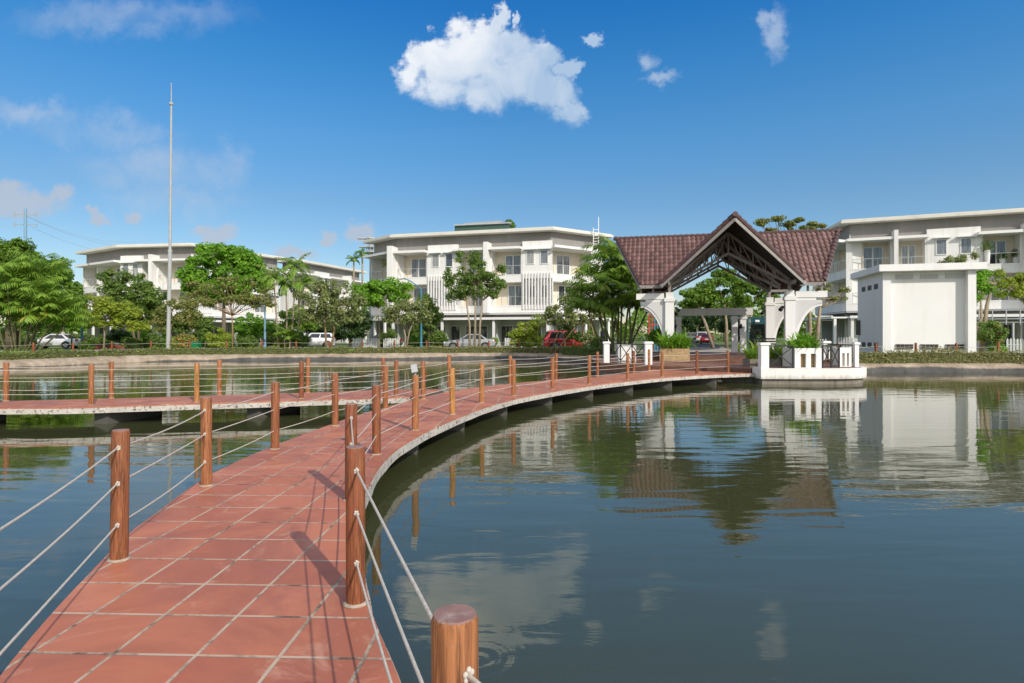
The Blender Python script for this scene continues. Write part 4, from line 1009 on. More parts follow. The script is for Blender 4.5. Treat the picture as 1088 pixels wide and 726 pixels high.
def lamp(label, px, D, ytop, mat, dirx=-1, arm=1.5):
    p = P(px, 0, D); z = gz(ytop, D); t = thing('street_lamp', label, 'street lamp', (p.x,p.y,GZ), 'blue street lamps')
    mb = MB(); mb.tube([(p.x,p.y,GZ),(p.x,p.y,GZ+.5),(p.x,p.y,GZ+.52),(p.x,p.y,z-.9)], [.13,.13,.10,.065], 10); mb.build('pole', mat, t)
    pts = [(p.x+dirx*arm*q, p.y-.3*q, z-.95+.95*math.sin(q*1.45)) for q in np.linspace(0,1,8)]; mb = MB(); mb.tube(pts, .05, 8); mb.build('arm', mat, t)
    e = pts[-1]; mb = MB(); mb.box((0,0,0), (.75,.30,.13), 0, Matrix.Translation((e[0]+dirx*.25,e[1],e[2]-.02)) @ Matrix.Rotation(R(12*dirx),4,'Y')); mb.build('lamp_head', M['gal'], t, bevel=.04)
lamp('blue street lamp with curved arm in front of the central house', 447.5, 54, 296.5, M['blue'])
lamp('pale blue street lamp between the umbrella tree and the thin palms', 281.5, 53, 315, M['paleblue'], 1, .7)
lamp('blue street lamp beside the feathery light green tree at far left', 87, 52, 312, M['blue'], -1, 1.2)
t = thing('garden_lamp', 'black post lamp in front of the palm clump beside the red car', 'lamp', (*pd(640.5, 32), GZ))
p = P(640.5, 0, 32); mb = MB(); mb.tube([(p.x,p.y,.3),(p.x,p.y,1.75)], .05, 10); mb.lathe([(.09,.5),(.08,.62)], (p.x,p.y,0), 10); mb.build('post', M['black'], t)
mb = MB(); mb.lathe([(.06,1.75),(.11,1.80),(.13,2.02),(.15,2.04),(.02,2.12)], (p.x,p.y,0), 12); mb.build('lantern', M['black'], t)
t = thing('litter_bin', 'green plastic wheeled litter bin on the left bank', 'bin', (*pd(208, 43.7+1.9), GZ))
p = P(208, 0, 45.6); mb = MB(); vs = []
for (w, d, z) in ((.23,.24,GZ+.06),(.29,.31,GZ+.80)): vs += [(p.x+i*w,p.y+j*d,z) for (i, j) in ((-1,-1),(1,-1),(1,1),(-1,1))]
mb.add(vs, [(3,2,1,0),(4,5,6,7),(0,1,5,4),(1,2,6,5),(2,3,7,6),(3,0,4,7)]); mb.box((p.x,p.y-.27,GZ+.5),(.3,.02,.3)); mb.build('body', M['bin'], t, bevel=.02)
mb = MB(); mb.prism([(p.x-.33,p.y-.35),(p.x+.33,p.y-.35),(p.x+.33,p.y+.35),(p.x-.33,p.y+.35)], GZ+.805, GZ+.88); mb.bar((p.x-.25,p.y+.38,GZ+.85),(p.x+.25,p.y+.38,GZ+.85),.04); mb.build('lid', M['bin'], t, bevel=.02)
for s in (-1, 1): mb = MB(); mb.tube([(p.x+s*.2,p.y+.27,GZ+.1),(p.x+s*.27,p.y+.27,GZ+.1)], .1, 12); mb.build('wheel', M['tyre'], t)
t = thing('play_frame', 'blue and red painted posts half hidden behind the palms left of the pavilion', 'play frame', (*pd(695, 44), GZ))
for px, mt in ((689.5,'redp'),(693,'redp'),(695.5,'blue'),(698.5,'blue')): p = P(px, 0, 44); mb = MB(); mb.bar((p.x,p.y,GZ),(p.x,p.y,gz(334, 44)), .09); mb.build('post', M[mt], t)
a, b = P(689.5, 345, 44), P(698.5, 345, 44); mb = MB(); mb.bar(a, b, .1); mb.bar(a+Vector((0,0,.7)), b+Vector((0,0,.7)), .08); mb.build('crossbar', M['redp'], t)
t = thing('brick_planter', 'low red brick planter on the far left bank in front of the houses', 'planter', (*pd(112, 55), GZ))
p = P(112, 0, 55); mb = MB(); mb.box((p.x,p.y,GZ+.22), (4.2,.8,.44)); mb.build('box', M['brick'], t); mb = MB(); mb.box((p.x,p.y,GZ+.45),(4.0,.6,.04)); mb.build('soil', M['soil'], t)

# ------------------------------------------------------------------ cars
def make_car(label, loc, yaw, kind, paint, group=None, L_=4.5, W_=1.76, H_=1.45):
    t = thing('parked_car', label, 'car', loc, group); hw = W_/2; h = L_/2; body = MB()
    prof = {  # x, bottom, belt height, width factor
     'sedan': [(-1,.38,.72,.78),(-.97,.26,.92,.92),(-.80,.22,.98,.99),(-.4,.2,.96,1),(.1,.2,.94,1),(.45,.2,.92,1),(.75,.22,.84,.99),(.93,.25,.70,.93),(1,.34,.56,.78)],
     'suv': [(-1,.45,.85,.85),(-.98,.32,1.05,.95),(-.8,.28,1.08,1),(-.4,.26,1.06,1),(.1,.26,1.04,1),(.4,.26,1.04,1),(.72,.28,1.0,.99),(.94,.3,.88,.94),(1,.4,.66,.82)]}['suv' if kind in ('suv','hatch') else 'sedan']
    rows = []
    for (x, zb, zt, wf) in prof:
        w = hw*wf; X = x*h; half = [(w*.80,zb),(w*.97,zb+.12),(w,zb+(zt-zb)*.5),(w*.985,zt-.10),(w*.90,zt-.015),(w*.5,zt+.02)]
        rows.append([(X,-y,z) for (y, z) in half]+[(X,y,z) for (y, z) in half[::-1]])
    n = len(rows[0]); vs = [v for r_ in rows for v in r_]; fs = [(i*n+j, i*n+(j+1)%n, (i+1)*n+(j+1)%n, (i+1)*n+j) for i in range(len(rows)-1) for j in range(n)]+[tuple(range(n)), tuple((len(rows)-1)*n+j for j in range(n))[::-1]]
    body.add(vs, fs)
    belt = .94 if kind == 'sedan' else 1.04
    if kind == 'sedan': cb, ct = (-.74, .42), (-.42, .10)
    else: cb, ct = (-.97, .42), (-.82, .16)
    w0, w1 = hw*.90, hw*.70; zt = H_
    def ring_(xs, w, z): return [(xs[0]*h,-w,z),(xs[1]*h,-w,z),(xs[1]*h,w,z),(xs[0]*h,w,z)]
    a, b, c = ring_(cb, w0, belt-.05), ring_(ct, w1, zt-.06), ring_((ct[0]+.05, ct[1]-.06), w1*.86, zt)
    body.add(a+b+c, [(0,1,5,4),(1,2,6,5),(2,3,7,6),(3,0,4,7),(4,5,9,8),(5,6,10,9),(6,7,11,10),(7,4,8,11),(8,9,10,11)])
    o = body.build('body', paint, None, 'auto'); o.parent = t; bv = o.modifiers.new('bevel','BEVEL'); bv.width = .03; bv.segments = 2; bv.angle_limit = R(35); bv.limit_method = 'ANGLE'
    def lerp(p, q, k): return tuple(p[i]+(q[i]-p[i])*k for i in range(3))
    def glass(p0, p1, p2, p3, nrm, ins=(.06,.94,.14,.92)):
        g = MB(); Q = lambda u, v: Vector(lerp(lerp(p0,p1,u), lerp(p3,p2,u), v))+Vector(nrm)*.012
        g.add([Q(ins[0],ins[2]),Q(ins[1],ins[2]),Q(ins[1],ins[3]),Q(ins[0],ins[3])], [(0,1,2,3)]); x = g.build('window', M['carglass'], None); x.parent = t
    for s, (p, q, r_, u) in ((-1,(a[0],a[1],b[1],b[0])), (1,(a[3],a[2],b[2],b[3]))):
        glass(p, q, r_, u, (0,s,.25), (.10,.50,.16,.9)); glass(p, q, r_, u, (0,s,.25), (.53,.90,.16,.9))
    glass(a[1],a[2],b[2],b[1],(1,0,.6)); glass(a[0],a[3],b[3],b[0],(-1,0,.6))
    wr = .33 if kind == 'sedan' else .37
    for sx in (-.60, .62):
        for s in (-1, 1):
            y = s*(hw-.10); wm = MB(); wm.lathe([(wr*.6,-.11),(wr*.93,-.11),(wr,-.07),(wr,.07),(wr*.93,.11),(wr*.6,.11)], (0,0,0), 24, 'y'); wo = wm.build('wheel', M['tyre'], None, 'auto'); wo.parent = t; wo.location = (sx*h, y, wr)
            rm = MB(); rm.lathe([(wr*.66,-.118),(wr*.64,.118)], (0,0,0), 20, 'y')
            ro = rm.build('rim', M['rim'], None); ro.parent = wo
            sp = MB()
            for k in range(5):
                q = k*1.2566+.3; q2 = q+.628; sp.box((wr*.38*math.cos(q2), 0, wr*.38*math.sin(q2)), (.001,.001,.001)); 
                cx, cz = wr*.40*math.cos(q2), wr*.40*math.sin(q2); sp.lathe([(wr*.15,-.122),(wr*.15,.122)], (cx,0,cz), 8, 'y')
            so_ = sp.build('rim_opening', M['tyre'], None); so_.parent = wo
            ar = MB(); ar.lathe([(wr*1.16,-.02),(wr*1.16,.02)], (0,0,0), 24, 'y'); ao = ar.build('wheel_arch', M['tyre'], None); ao.parent = t; ao.location = (sx*h, s*(hw-.018), wr+.02)
    for s in (-1, 1):
        zf, zr = (.66,.82) if kind == 'sedan' else (.82,.95)
        for nm, x, z, dx, dz, mt in (('headlight', h*.945, zf, .16, .14, 'head'), ('tail_light', -h*.975, zr, .12, .2 if kind == 'sedan' else .30, 'tail')):
            g = MB(); g.box((x, s*hw*.70, z), (dx,.38,dz)); x_ = g.build(nm, M[mt], None, bevel=.03); x_.parent = t
        g = MB(); g.box((h*.34, s*(hw+.08), belt+.06), (.12,.18,.12)); x_ = g.build('wing_mirror', paint, None, bevel=.03); x_.parent = t
    for s, z in ((1,.45),(-1,.70)): g = MB(); g.box((s*(h+.005),0,z),(.02,.48,.13)); x_ = g.build('number_plate', M['plate'], None); x_.parent = t
    g = MB(); g.box((-h*.99,0,.42),(.08,W_*.8,.10)); g.box((h*.985,0,.42),(.08,W_*.7,.12)); x_ = g.build('bumper_trim', M['black'], None, bevel=.02); x_.parent = t
    t.rotation_euler = (0, 0, yaw); return t
P_silver, P_red, P_white, P_dark, P_grey = carpaint('silver', (.38,.39,.40)), carpaint('red', (.36,.012,.02)), carpaint('white', (.78,.78,.78)), carpaint('dark', (.03,.032,.036)), carpaint('grey', (.25,.25,.25))
zr = GZ+.008
make_car('silver sedan parked in front of the central house', (gx(499,55.2), 55.2, zr), R(182), 'sedan', P_silver, L_=4.75)
make_car('red SUV parked behind the frangipani trees', (gx(606,50.5), 50.5, zr), R(4), 'suv', P_red, L_=4.65, W_=1.86, H_=1.72)
make_car('white hatchback parked behind the tree with two orange trunks', (gx(333,56), 56, zr), R(200), 'suv', P_white, L_=3.9, H_=1.55)
make_car('white sedan parked beside the palm clump on the far left', (gx(59,60), 60, zr), R(188), 'sedan', P_white, L_=4.6)
make_car('dark car parked in the carport behind the white picket fence', (gx(404,62), 62, zr), R(181), 'sedan', P_dark, L_=4.4)
make_car('red sedan seen from behind on the road beyond the pavilion', (gx(751,84), 84, zr+.02), R(72), 'sedan', P_red, L_=4.4)
make_car('white SUV parked ahead of the red sedan beyond the pavilion', (gx(746,93), 93, zr+.02), R(72), 'suv', P_white, L_=4.5, H_=1.75)
make_car('grey hatchback at the left kerb of the road beyond the pavilion', (gx(731,93), 93, zr+.02), R(150), 'suv', P_grey, L_=4.2, H_=1.65)

# ------------------------------------------------------------------ vegetation
def unit(v): return v/np.maximum(np.linalg.norm(v, axis=1), 1e-6)[:, None]
def leaf_quads(pts, size, g, up=.35, out=None, aspect=.5, droop=0.0):
    n = len(pts); nr = g.normal(size=(n, 3)); nr[:, 2] = np.abs(nr[:, 2])+up
    if out is not None: nr += out*1.3
    nr = unit(nr); t = unit(np.cross(nr, g.normal(size=(n, 3)))); t[:, 2] -= droop; t = unit(t); b = np.cross(nr, t)
    L_ = size*(.65+.7*g.random(n))[:, None]; w = L_*aspect
    V = np.stack([pts-t*L_*.5, pts+b*w*.5+t*L_*.05, pts+t*L_*.5, pts-b*w*.5+t*L_*.05], 1).reshape(-1, 3)
    return V, np.arange(4*n).reshape(n, 4)
def wiggle(a, b, r, k=5, amp=.08):
    a, b = Vector(a), Vector(b); l = (b-a).length; pts = []
    for q in np.linspace(0, 1, k):
        j = Vector((r.uniform(-1,1), r.uniform(-1,1), r.uniform(-.5,.5)))*amp*l*math.sin(q*math.pi); pts.append(a.lerp(b, q)+j)
    return pts
def tree(label, D, trunks, blobs, leaf, lsize=.26, dens=1.0, cr=.55, tr=.13, bark='bark', seed=0, limbs=10, name='tree', cat='tree', group=None, shell=.45, up=.35, aspect=.55, droop=0.0, base=GZ, flat=.75, depth=1.0):
    """trunks: pixel polylines from the foot up; blobs: crown ellipses in pixels (px, py, rx, ry)"""
    lsize *= .84; g = np.random.default_rng(seed+100); r = random.Random(seed); k = D/F
    foot = Vector((gx(trunks[0][0][0], D), D, base)); t = thing(name, label, cat, foot, group)
    cl = []
    for (px, py, rx, ry) in blobs:
        c = np.array(P(px, py, D)); rx, rz = rx*k, ry*k; ryy = (rx+rz)/2*.95*depth
        n = max(4, int(3.6*(rx*rz/cr**2)**.85)); d = unit(g.normal(size=(n, 3))); rad = (shell+(1-shell)*g.random(n)**.6)[:, None]
        cl.append(c+d*rad*np.array([max(rx-cr*.6, .1), max(ryy-cr*.6, .1), max(rz-cr*.5, .1)]))
    cl = np.vstack(cl); cl[:, 2] = np.maximum(cl[:, 2], base+.25); cen = cl.mean(0)
    m = int(dens*34*(cr/lsize)**2*.8); V = []; nC = len(cl)
    pts = np.repeat(cl, m, 0); dd = unit(g.normal(size=(len(pts), 3))); rad = (.25+.75*g.random(len(pts))**.5)[:, None]
    scale = np.repeat(cr*(.6+.7*g.random(nC)), m)[:, None]; pts = pts+dd*rad*scale*np.array([1, 1, flat])
    V, Fq = leaf_quads(pts, lsize, g, up, dd, aspect, droop)
    ctint = np.repeat(g.random(nC)*.5, m); tint = np.clip(ctint+g.random(len(pts))*.55, 0, .999)
    tk = MB(); tips = []
    for tp in trunks:
        q = [Vector((gx(x, D), D+r.uniform(-.05,.05)*i, gz(y, D))) for i, (x, y) in enumerate(tp)]; q[0].z = base-.1
        n = len(q); tk.tube(q, [tr*(1-.55*i/(n-1)) for i in range(n)], 9); tips.append((q[-1], tr*.45))
    order = list(range(nC)); r.shuffle(order)
    for j in order[:limbs]:
        c = Vector(cl[j]); tip, rr = min(tips, key=lambda z: (z[0]-c).length+r.random()*.8)
        if (c-tip).length < .3: continue
        w = wiggle(tip-Vector((0,0,.12)), c, r); tk.tube(w, [rr*.62*(1-.85*q)+.008 for q in np.linspace(0, 1, len(w))], 6)
    tk.build('trunk', M[bark], t, True)
    np_mesh('crown', V, Fq, LF[leaf], t, tint); return t
def shrub(label, D, px, py, rx, ry, leaf, lsize=.16, seed=0, dens=1.0, cat='shrub', group='garden shrubs', cr=.32, name='shrub', aspect=.5, base=GZ):
    foot = HY+F*(CZ-base)/D
    return tree(label, D, [[(px, foot), (px+.5, (foot+py)/2)]], [(px, py, rx, ry), (px-rx*.3, py+ry*.35, rx*.7, ry*.6), (px+rx*.3, py+ry*.35, rx*.7, ry*.6)], leaf, lsize, dens, cr, .05, 'bark', seed, 6, name, cat, group, .25, aspect=aspect, base=base)

def fronds(start, n, L_, g, el0=75, el1=15, curl=70, leaflet=.5, width=.045, nst=17, azs=None, vshape=.35):
    V = []; Q = []; stem = MB(); T = []
    for i in range(n):
        az = 2*math.pi*(i*.381966+g.random()*.08) if azs is None else azs[i]
        el = R(el1+(el0-el1)*((i+.5)/n)**1.0+g.normal()*6); ln = L_*(.75+.4*g.random()); cu = R(curl*(.7+.6*g.random()))
        hd = np.array([math.cos(az), math.sin(az), 0]); side = np.array([-math.sin(az), math.cos(az), 0]); p = np.array(start, float); pts = [p.copy()]; dirs = []
        for s in range(nst):
            e = el-cu*(s/nst)**1.25; d = hd*math.cos(e)+np.array([0,0,1])*math.sin(e); dirs.append(d); p = p+d*ln/nst; pts.append(p.copy())
        stem.tube([Vector(x) for x in pts[::4]], [.014*(1-.8*q) +.003 for q in np.linspace(0,1,len(pts[::4]))], 5)
        tt = g.random()*.6
        for s in range(3, nst):
            q = s/nst; ll = leaflet*math.sin(math.pi*(.12+.82*q))**.8*(.85+.3*g.random()); d = dirs[s]; upv = np.cross(side, d)*-1
            for sg in (-1, 1):
                o = side*sg*.82+d*.55+upv*vshape*-.2; o[2] -= .28+.45*g.random(); o = o/np.linalg.norm(o); w = np.cross(o, upv); w = w/np.linalg.norm(w)*width*1.0*(.7+.6*g.random())
                b = pts[s]; k = len(V); V += [b, b+o*ll*.45+w, b+o*ll+np.array([0,0,-.10*ll]), b+o*ll*.45-w]; Q.append((k,k+1,k+2,k+3)); T.append(min(.999, tt+g.random()*.42))
    return V, Q, T, stem
def palm(label, D, stems, n, L_, leaf='palm', seed=0, tr=.07, leaflet=.42, el0=80, el1=5, curl=85, group=None, base=GZ, name='palm_tree', width=.04, bark='barkl', cat='palm', spread=0.0, shaft=True):
    """stems: (px_foot, px_top, py_top)"""
    g = np.random.default_rng(seed+500); t = thing(name, label, cat, (gx(stems[0][0], D), D, base), group); V = []; Q = []; T = []; tk = MB(); rach = MB()
    for (x0, x1, y1) in stems:
        dy = g.normal()*spread; a = Vector((gx(x0, D), D+dy*.5, base-.1)); b = Vector((gx(x1, D), D+dy, gz(y1, D))); mid_ = a.lerp(b, .5)+Vector((g.normal()*.05, g.normal()*.05, 0)); tk.tube([a, a.lerp(mid_,.5), mid_, mid_.lerp(b,.5), b], [tr*1.25, tr, tr*.92, tr*.85, tr*.75], 8)
        if shaft: tk.tube([b-Vector((0,0,.05)), b+Vector((0,0,.35))], [tr*.85, tr*.5], 8)
        v, q, tt, st = fronds(b+Vector((0,0,.25 if shaft else 0)), n, L_, g, el0, el1, curl, leaflet, width); Q += [tuple(i+len(V) for i in z) for z in q]; V += v; T += tt; rach.add(st.v, st.f)
    tk.build('trunk', M[bark], t, True); np_mesh('fronds', np.array(V), np.array(Q), LF[leaf], t, T); o = rach.build('frond_stems', M['frondstem'], t, True); return t
def strappy(label, c, rx, ry, n, L_, leaf, seed=0, name='strappy_plant', cat='plant', width=.03, group='plants in the terrace planters'):
    g = np.random.default_rng(seed+900); t = thing(name, label, cat, c, group); V = []; Q = []; T = []
    for i in range(n):
        b = np.array(c)+np.array([g.uniform(-rx, rx), g.uniform(-ry, ry), 0]); az = g.random()*6.28; el = R(g.uniform(35, 88)); ln = L_*g.uniform(.55, 1.1); cu = R(g.uniform(30, 110)); hd = np.array([math.cos(az), math.sin(az), 0]); sd = np.array([-math.sin(az), math.cos(az), 0]); p = b.copy(); tt = g.random(); prev = None
        for s in range(7):
            w = width*math.sin(math.pi*(.18+.8*s/6.2)); k = len(V); V += [p+sd*w, p-sd*w]
            if prev is not None: Q.append((prev, prev+1, k+1, k)); T.append(min(.999, tt*.7+g.random()*.25))
            prev = k; e = el-cu*(s/6)**1.3; p = p+(hd*math.cos(e)+np.array([0,0,math.sin(e)]))*ln/6
    np_mesh('leaves', np.array(V), np.array(Q), LF[leaf], t, T); return t

# --- left bank trees
tree('large dense dark green tree at the far left edge behind the palms', 47, [[(10,371),(9,340),(12,315)],[(12,371),(20,335),(34,312)]],
     [(20,300,48,40),(58,306,34,34),(-15,290,50,45),(18,268,26,20),(55,286,20,14),(38,330,50,26),(-30,320,45,40)], 'dense', .34, 1.0, .62, .30, seed=1, limbs=22)
palm('clump of arching feathery palms on the far left bank', 39.5, [(14,8,322),(20,22,312),(24,38,318),(28,50,326),(12,-6,326),(18,30,296),(22,14,300),(30,60,336),(8,-2,344),(18,18,340),(26,42,346),(32,66,350)], 14, 2.35, 'palm', 3, .06, .78, 88, 40, 95, spread=.4, bark='culm', width=.05)
tree('feathery light green tree left of the mast with thin pale trunk', 49, [[(110,372),(111,350),(109,335)]], [(98,322,20,14),(124,326,26,14),(112,338,34,12),(140,338,16,10),(92,338,18,10),(148,346,14,7)], 'yellow', .24, .75, .5, .09, 'barkl', 2, 14)
tree('mid green tree with glossy leaves between the light green tree and the mast', 54, [[(148,370),(147,350),(150,330)],[(146,370),(141,352),(138,335)]], [(140,306,26,20),(118,300,16,15),(160,318,20,18),(150,332,28,18),(128,320,20,16),(172,336,14,14)], 'mid', .28, 1.0, .52, .14, seed=3, limbs=14)
tree('tall round bright green tree left of centre', 60, [[(238,368),(238,345),(238,320)]], [(240,288,40,28),(212,290,24,20),(236,270,32,14),(266,292,22,22),(238,306,46,18),(280,303,12,10),(206,304,16,10),(256,276,20,14)], 'bright', .36, 1.15, .66, .28, seed=4, limbs=20, shell=.55)
tree('sparse olive brown umbrella-shaped tree with visible branches', 48.5, [[(247,373),(247,350),(246,334)]], [(210,315,20,9),(228,306,22,9),(252,300,24,9),(276,312,20,10),(245,318,34,8),(208,302,12,6),(286,326,10,8),(225,322,26,7),(265,322,24,8)], 'olive', .22, .30, .42, .085, 'barko', 5, 26, flat=.45)
tree('leafy green tree between the mast and the umbrella tree, before the house', 57, [[(204,369),(204,352),(205,342)]], [(202,338,16,12),(216,346,14,10),(192,348,12,10)], 'mid', .26, 1.0, .46, .08, seed=201)
tree('bright leafy tree low behind the right side of the umbrella tree', 57.5, [[(266,369),(266,352),(266,344)]], [(268,344,18,12),(282,350,12,10),(254,350,14,9)], 'bright', .26, .9, .46, .08, seed=202)
tree('small leafy tree left of the blue lamp at far left', 56, [[(76,369),(76,352),(77,342)]], [(76,338,14,12),(86,346,10,9),(66,346,10,9)], 'bright', .26, .9, .44, .08, seed=203)
tree('green tree filling the gap between the thin palms and the two orange trunks', 57, [[(316,369),(316,352),(316,342)]], [(312,336,16,14),(326,344,12,10),(302,346,12,10)], 'palm', .26, .9, .46, .08, seed=204)
palm('low bushy palm at the foot of the thin palms', 50, [(303,302,360),(306,308,362)], 14, 1.3, 'palm', 60, .05, .42, 85, 20, 80, width=.04)
tree('small loose dark tree at the foot of the mast', 47.5, [[(183,373),(181,352),(183,338)]], [(186,330,24,14),(202,338,14,12),(172,342,14,12),(196,322,14,9)], 'olive', .22, .5, .42, .08, seed=6, limbs=12)
tree('loose grey green tree with two orange brown trunks', 48.5, [[(347,373),(346,352),(345,330)],[(351,373),(355,350),(353,334)]], [(345,322,22,18),(368,330,22,16),(330,330,18,14),(356,308,20,12),(338,306,12,10),(378,322,14,12),(346,340,28,9),(322,316,10,8)], 'grey', .25, .55, .46, .11, 'barko', 7, 22, flat=.8)
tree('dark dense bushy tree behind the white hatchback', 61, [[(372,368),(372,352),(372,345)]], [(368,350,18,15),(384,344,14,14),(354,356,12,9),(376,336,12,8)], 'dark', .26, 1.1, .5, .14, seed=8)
tree('round bright leafy tree in front of the left end of the central house', 51.5, [[(403,373),(403,350),(402,326)]], [(395,310,24,14),(412,304,20,12),(384,312,14,12),(402,318,26,10),(424,316,12,10),(430,305,10,6)], 'bright', .30, 1.0, .52, .085, 'barkl', 9, 16)
tree('grey leaved frangipani tree beside the blue street lamp', 50, [[(429,373),(431,358),(428,345)],[(431,373),(435,352),(440,340)]], [(424,330,20,12),(440,324,18,10),(412,336,12,9),(432,338,22,9),(450,336,12,10)], 'grey', .26, .5, .42, .085, 'barkl', 10, 22)
tree('upright leafy green tree behind the blue street lamp', 54.5, [[(456,371),(456,350),(456,335)]], [(456,326,14,14),(460,340,12,12),(450,316,8,7),(466,358,12,8),(444,350,8,10)], 'mid', .26, .95, .46, .09, seed=11)
tree('tall slender tree with open crown in front of the central house', 51.5, [[(499,372),(499,345),(495,318)],[(504,372),(505,340),(505,300)],[(509,372),(510,345),(513,318)]],
     [(505,290,22,14),(506,276,12,12),(492,300,20,13),(520,298,20,13),(486,314,14,8),(530,304,9,8),(501,310,28,10),(478,300,9,9),(488,275,5,9),(476,289,5,7),(533,287,7,7),(526,312,8,7)], 'mid', .25, .55, .36, .12, 'barkl', 12, 44, shell=.2)
tree('young yellow green sapling with loose leaves right of the silver sedan', 49, [[(561,373),(560,358),(562,345)]], [(560,350,14,11),(556,362,14,8),(570,342,9,8),(548,354,8,7),(566,362,12,8)], 'yellow', .22, .8, .36, .05, 'barkl', 13, 12)
tree('spreading frangipani tree in front of the red SUV', 45.5, [[(585,376),(592,356),(602,342)],[(588,376),(608,352),(618,338)],[(620,378),(620,352),(618,336)],[(632,378),(631,356),(627,340)]], [(598,330,22,11),(620,320,22,11),(584,340,14,9),(636,332,16,11),(608,340,26,9),(604,318,14,8),(640,318,12,9),(622,358,9,6)], 'grey', .27, .5, .42, .07, 'barko', 14, 34)
tree('low dark bushy tree covering the side of the red SUV', 46.5, [[(600,377),(600,366),(601,360)]], [(607,354,8,7),(600,347,8,6),(613,358,7,6)], 'mid', .22, .9, .36, .06, seed=15)
palm('large clump of tall feathery palms left of the pavilion', 37, [(648,640,300),(652,650,282),(657,660,278),(662,672,296),(668,684,312),(655,630,318),(660,652,316),(672,668,330),(645,626,336),(650,664,300),(666,680,334),(650,640,338),(660,662,306),(664,690,330)], 15, 2.3, 'palmd', 16, .065, .76, 88, 42, 105, spread=.6, bark='culm', width=.05)
for i, (x0, x1, y1, l) in enumerate(((296,291,298,'leftmost thin palm, with a leaning pale stem, left of centre'),(304,304,304,'short thin palm second from the left, with yellowing fronds'),(309,314,287,'tallest thin palm, with a pale curved stem, left of centre'),(314,321,305,'rightmost thin palm, leaning right, before the receding house'))):
    palm(l, 50.5+i*.4, [(x0, x1, y1)], 15, 1.95, 'palm', 30+i, .075, .5, 85, -15, 100, group='thin palms left of centre', width=.045)
for i, (x, y, l) in enumerate(((376,278,'left of the two distant palm tops beside the lamp mast'),(385,272,'right and taller of the two distant palm tops beside the lamp mast'))):
    palm(l, 80, [(x, x, y)], 12, 1.5, 'palm', 40+i, .14, .35, 80, 0, 95, group='distant palm tops', width=.05)
# --- behind and right of the pavilion
tree('big leafy green tree seen through the pavilion, beyond the portal beam', 62, [[(772,370),(772,345),(770,320)],[(758,370),(750,345),(742,325)],[(792,370),(796,345),(800,322)]], [(770,304,34,14),(742,314,24,12),(800,308,24,14),(770,290,16,8),(766,322,44,10),(812,320,18,10),(730,322,16,8)], 'dense', .32, 1.1, .58, .2, 'barkl', 17, 20)
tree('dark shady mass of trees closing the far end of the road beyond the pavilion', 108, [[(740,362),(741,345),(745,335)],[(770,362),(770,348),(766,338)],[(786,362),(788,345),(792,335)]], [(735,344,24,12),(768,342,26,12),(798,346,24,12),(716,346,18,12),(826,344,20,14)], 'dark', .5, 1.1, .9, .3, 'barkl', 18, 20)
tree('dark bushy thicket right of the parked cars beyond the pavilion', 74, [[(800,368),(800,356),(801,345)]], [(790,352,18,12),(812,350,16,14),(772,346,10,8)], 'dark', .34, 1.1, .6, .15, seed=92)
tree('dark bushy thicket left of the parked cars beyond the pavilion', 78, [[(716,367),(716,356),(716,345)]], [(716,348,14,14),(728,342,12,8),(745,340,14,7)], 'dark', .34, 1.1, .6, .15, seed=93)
tree('flat-topped feathery tree rising behind the right roof wing', 47, [[(838,372),(836,320),(834,270)]], [(812,236,9,6),(826,232,9,5),(838,239,10,7),(850,234,8,5),(858,243,9,5),(820,246,10,6),(846,248,12,5),(872,241,8,4),(832,250,14,6),(864,237,5,3)], 'olive', .20, .75, .36, .13, 'bark', 19, 30, flat=.45)
tree('leaning bare trunk with few leafy twigs right of the pavilion column', 33, [[(859,374),(861,345),(860,318)],[(866,374),(869,345),(872,325)]], [(876,306,10,8),(890,318,12,5),(868,298,8,6),(896,308,8,4)], 'olive', .17, .34, .3, .14, 'barkl', 20, 18, flat=.5)
tree('tree with leaning pale trunk and two-part green crown right of the utility building', 36.8, [[(1033,378),(1037,356),(1043,338),(1042,318)],[(1042,342),(1049,325),(1054,306),(1058,300)]], [(1038,300,13,14),(1034,316,9,7),(1050,308,9,8),(1044,292,9,7)], 'bright', .19, 1.0, .34, .13, 'barkl', 21, 12)
tree('yellow green leafy branch tree at the right edge', 37.5, [[(1104,378),(1101,345),(1094,320)]], [(1066,298,11,8),(1080,306,12,9),(1092,298,14,12),(1072,312,16,6),(1096,316,12,10),(1062,290,6,4)], 'yellow', .20, .6, .32, .1, 'barkl', 22, 24)
shrub('rounded bush with a few pink flowers at the right edge', 36.0, 1056, 351, 17, 15, 'flower', .16, 50, 1.1, cat='bush', cr=.3)
